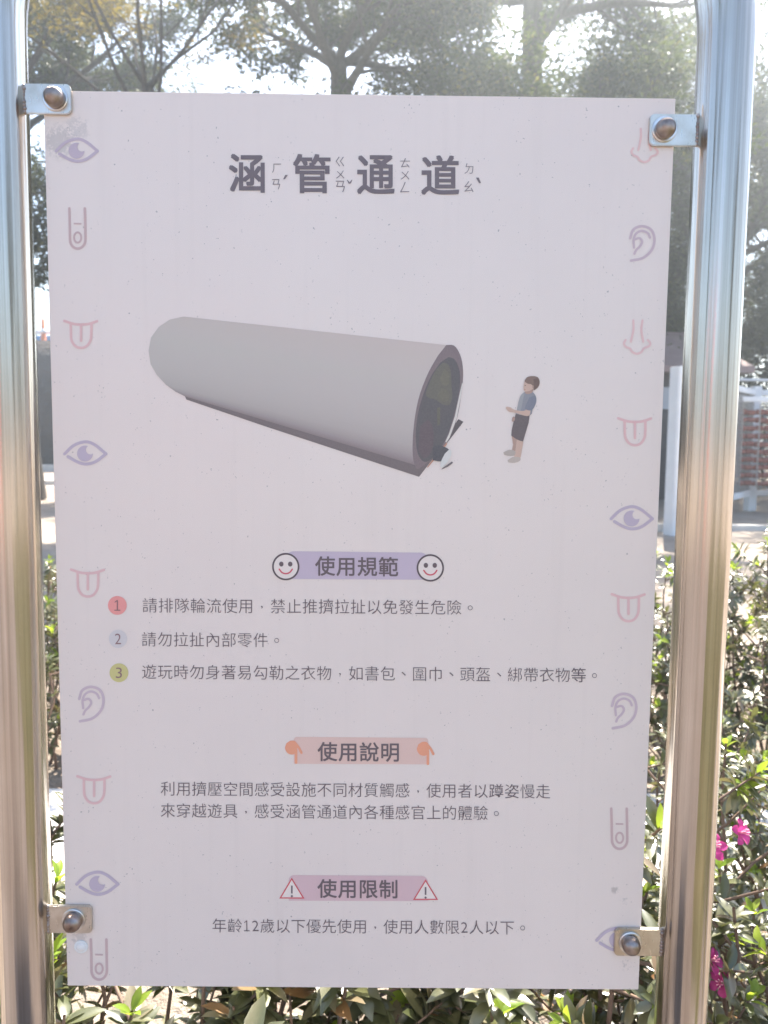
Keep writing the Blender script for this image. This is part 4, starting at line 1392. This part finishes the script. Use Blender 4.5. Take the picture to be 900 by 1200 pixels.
def build_pictures(board):
    global PICT
    PICT = mat_printed_picture()
    # ---- picture of the concrete pipe
    P = []
    sh = ink(112, 104, 110)
    P.append(([(217, 464.5), (300, 486), (440, 526), (505, 534), (507, 537.7), (491, 558.5), (440, 542), (311, 500), (219, 469)], ink(104, 95, 101)))
    P.append(([(537, 491), (543, 494), (524.5, 518), (517, 521)], ink(84, 78, 84)))
    # body: strips running along the pipe, printed in greys
    topL = [(212, 372.2), (200, 375.5), (186.7, 384.4), (177.8, 396.7), (175, 412), (177.3, 427.8), (184.4, 440), (195.5, 452), (206.7, 460), (219, 466)]
    topR = [(523, 404.4), (513.3, 416.7), (502.3, 436), (496.5, 449), (492, 463), (487.8, 482), (484.6, 505), (483.5, 522), (484, 536), (487, 545)]
    topL[0] = (216, 372.0)
    tone = [(176, 166, 170), (175, 167, 170), (174, 167, 171), (172, 167, 170), (171, 165, 169), (169, 163, 167), (165, 159, 163), (158, 152, 156), (141, 132, 138), (122, 112, 118)]
    for i in range(9):
        a, b, c, d = topL[i], topR[i], topR[i + 1], topL[i + 1]
        N = 6
        for k in range(N):
            f0, f1 = k / N, (k + 1) / N
            L = lambda p, q, f: (p[0] + (q[0] - p[0]) * f, p[1] + (q[1] - p[1]) * f)
            t0, t1 = ink(*tone[i]), ink(*tone[i + 1])
            wm = lambda t, f: (t[0] * (0.97 + 0.07 * f), t[1] * (0.98 + 0.04 * f), t[2] * (0.98 + 0.05 * f))
            P.append(([L(a, b, f0), L(a, b, f1), L(d, c, f1), L(d, c, f0)], [wm(t0, f0), wm(t0, f1), wm(t1, f1), wm(t1, f0)]))
    # keep all body strips on one level: they butt edge to edge
    body = picture('pipe_picture', P[:2], board, 0.0003)
    V, F, C = [], [], []
    for pl, col in P[2:]:
        b = len(V)
        for (x, y), c in zip(pl, col):
            u, v = B(x, y)
            V.append((u, FRONT - 0.0004, v)); C.append(c)
        F.append(tuple(range(b, b + 4)))
    o = mesh('pipe_picture', V, F, PICT, board)
    ca = o.data.color_attributes.new('ink', 'FLOAT_COLOR', 'POINT')
    ca.data.foreach_set('color', [x for c in C for x in (c[0], c[1], c[2], 1.0)])
    # mouth of the pipe
    rim = smooth([(523, 404.4), (531.7, 404.8), (537.8, 412.5), (541.5, 424), (542.7, 440), (540.7, 460.7), (536, 488), (527.5, 512), (516, 531), (505, 538.5), (491, 549), (486.5, 546), (483.7, 534),
                  (483.8, 512), (486.8, 485), (492.3, 461), (502.3, 436), (513.3, 416.7)], 3)
    hole = smooth([(525.6, 418.5), (532, 420.5), (536.5, 428), (539.3, 441), (537.8, 460.7), (531.5, 487.6), (521.5, 516), (507, 536), (497, 541), (489.5, 531), (487.2, 510), (489.6, 486), (495.8, 463), (505, 441), (516, 425)], 3)
    Q = [(rim, ink(114, 102, 110)), (hole, ink(86, 84, 90)),
         (smooth([(519, 425), (525, 427), (528.5, 437), (529, 452), (530, 464), (527, 474), (519, 474), (510, 468), (502, 466), (499, 461), (504, 447), (511, 433)], 3), ink(97, 95, 91)),
         (smooth([(521, 432), (526, 438), (526, 449), (520, 452), (515, 444)], 3), ink(102, 100, 92)),
         (smooth([(517, 455), (524, 458), (526, 468), (519, 471), (512, 464)], 3), ink(100, 98, 91)),
         ([(512, 478), (516, 477), (515.5, 497), (512.5, 499)], ink(95, 93, 86)),
         (smooth([(492, 500), (502, 492), (508, 505), (506, 528), (497, 537), (490, 527)], 3), ink(92, 82, 90)),
         ([(541.3, 449), (542.2, 449), (540, 465), (535.2, 490), (526.6, 513), (522.7, 518.5), (521.8, 517), (526, 508), (533, 487), (538.3, 462)], ink(192, 188, 192)),
         ([(500.5, 547), (507, 538), (523.5, 518), (523.5, 521), (509, 538.5), (501, 548)], ink(172, 128, 112)),
         ([(518, 548.5), (529.5, 540.5), (530.6, 542), (525, 546.5), (517, 550)], ink(92, 86, 92)),
         (smooth([(507, 524), (514, 521.5), (524, 525), (527, 530), (523, 538), (516, 540.5), (507, 539)], 3), ink(76, 76, 84)),
         (smooth([(527, 525.6), (529, 530), (526.5, 538), (520, 546), (516.3, 547.5), (516.5, 541), (521, 531.5)], 3), ink(190, 190, 196))]
    picture('pipe_mouth_picture', Q, board, 0.0005)
    # ---- picture of the boy
    s = 4.09
    mv = lambda P: [(440 + x / s, 380 + y / s) for x, y in P]
    skin, skin2 = ink(180, 154, 148), ink(158, 132, 128)
    hair, hair2 = ink(116, 96, 92), ink(98, 80, 78)
    Q = [(smooth(mv([(652, 532), (684, 540), (679, 580), (668, 622), (652, 618), (658, 575)]), 3), skin2),
         (smooth(mv([(676, 552), (706, 552), (702, 592), (690, 645), (664, 640), (670, 600)]), 3), skin),
         (smooth(mv([(612, 612), (640, 600), (668, 606), (666, 626), (640, 629), (616, 624)]), 3), ink(160, 150, 150)),
         (smooth(mv([(632, 650), (658, 634), (690, 636), (691, 652), (664, 662), (636, 660)]), 3), ink(168, 157, 157)),
         (mv([(664, 452), (672, 426), (738, 432), (733, 470), (718, 520), (706, 560), (690, 556), (672, 548), (650, 532), (652, 505)]), ink(92, 84, 90)),
         (smooth(mv([(654, 446), (662, 440), (668, 452), (660, 466), (652, 462)]), 3), skin2),
         (smooth(mv([(700, 334), (716, 322), (744, 318), (766, 340), (769, 368), (752, 404), (740, 434), (672, 428), (680, 408), (684, 372)]), 3), ink(126, 128, 142)),
         (smooth(mv([(684, 374), (694, 342), (712, 326), (704, 370), (694, 414), (676, 412)]), 3), ink(140, 141, 152)),
         (smooth(mv([(742, 402), (738, 432), (722, 438), (690, 430), (660, 420), (640, 418), (624, 402), (628, 394), (644, 396), (664, 408), (700, 414), (718, 410), (720, 398)]), 3), skin),
         (smooth(mv([(736, 350), (764, 342), (769, 372), (748, 410), (716, 404), (722, 380)]), 3), ink(112, 116, 134)),
         (smooth(mv([(722, 310), (752, 306), (752, 324), (728, 334), (714, 326)]), 3), skin2),
         (smooth(mv([(714, 270), (740, 272), (756, 296), (748, 312), (726, 320), (712, 318), (709, 304), (710, 288)]), 3), skin),
         (smooth(mv([(714, 268), (726, 252), (752, 247), (776, 252), (786, 272), (782, 294), (768, 310), (757, 314), (754, 296), (744, 286), (730, 284), (716, 276)]), 3), hair),
         (smooth(mv([(756, 262), (776, 258), (784, 276), (776, 298), (762, 308), (758, 290)]), 3), hair2),
         (smooth(mv([(750, 294), (756, 292), (757, 304), (751, 306)]), 3), skin2),
         (mv([(714, 291), (719, 290), (719, 293.5), (714, 294.5)]), ink(70, 58, 58)),
         (mv([(711, 311), (718, 310), (718, 312.5), (712, 313)]), ink(150, 104, 100))]
    picture('boy_picture', Q, board, 0.0004)

def build_haze():  # scattering volume added mostly to imitate veiling lens glare on far things
    t = bpy.data.materials.new('haze')
    t.use_nodes = True
    n = t.node_tree
    for x in list(n.nodes):
        if x.type == 'BSDF_PRINCIPLED':
            n.nodes.remove(x)
    v = n.nodes.new('ShaderNodeVolumePrincipled')
    v.inputs['Color'].default_value = (0.84, 0.93, 1.0, 1)
    v.inputs['Density'].default_value = HAZE_DENSITY
    v.inputs['Anisotropy'].default_value = 0.7
    n.links.new(v.outputs[0], n.nodes['Material Output'].inputs['Volume'])
    bm = bmesh.new()
    add_box(bm, (0, 0, 6.5), (320, 320, 15.0))
    o = bmobj('haze', bm, t)
    tag(o, 'thin bright haze added mostly to imitate lens glare over the backlit trees', 'haze', kind='stuff')

build_ground()
build_bank()
build_trees()
build_fence()
build_hut()
build_evergreens()
build_far_left()
build_climber()
build_shrubs()
build_sign()
if HAZE_DENSITY > 0:
    build_haze()
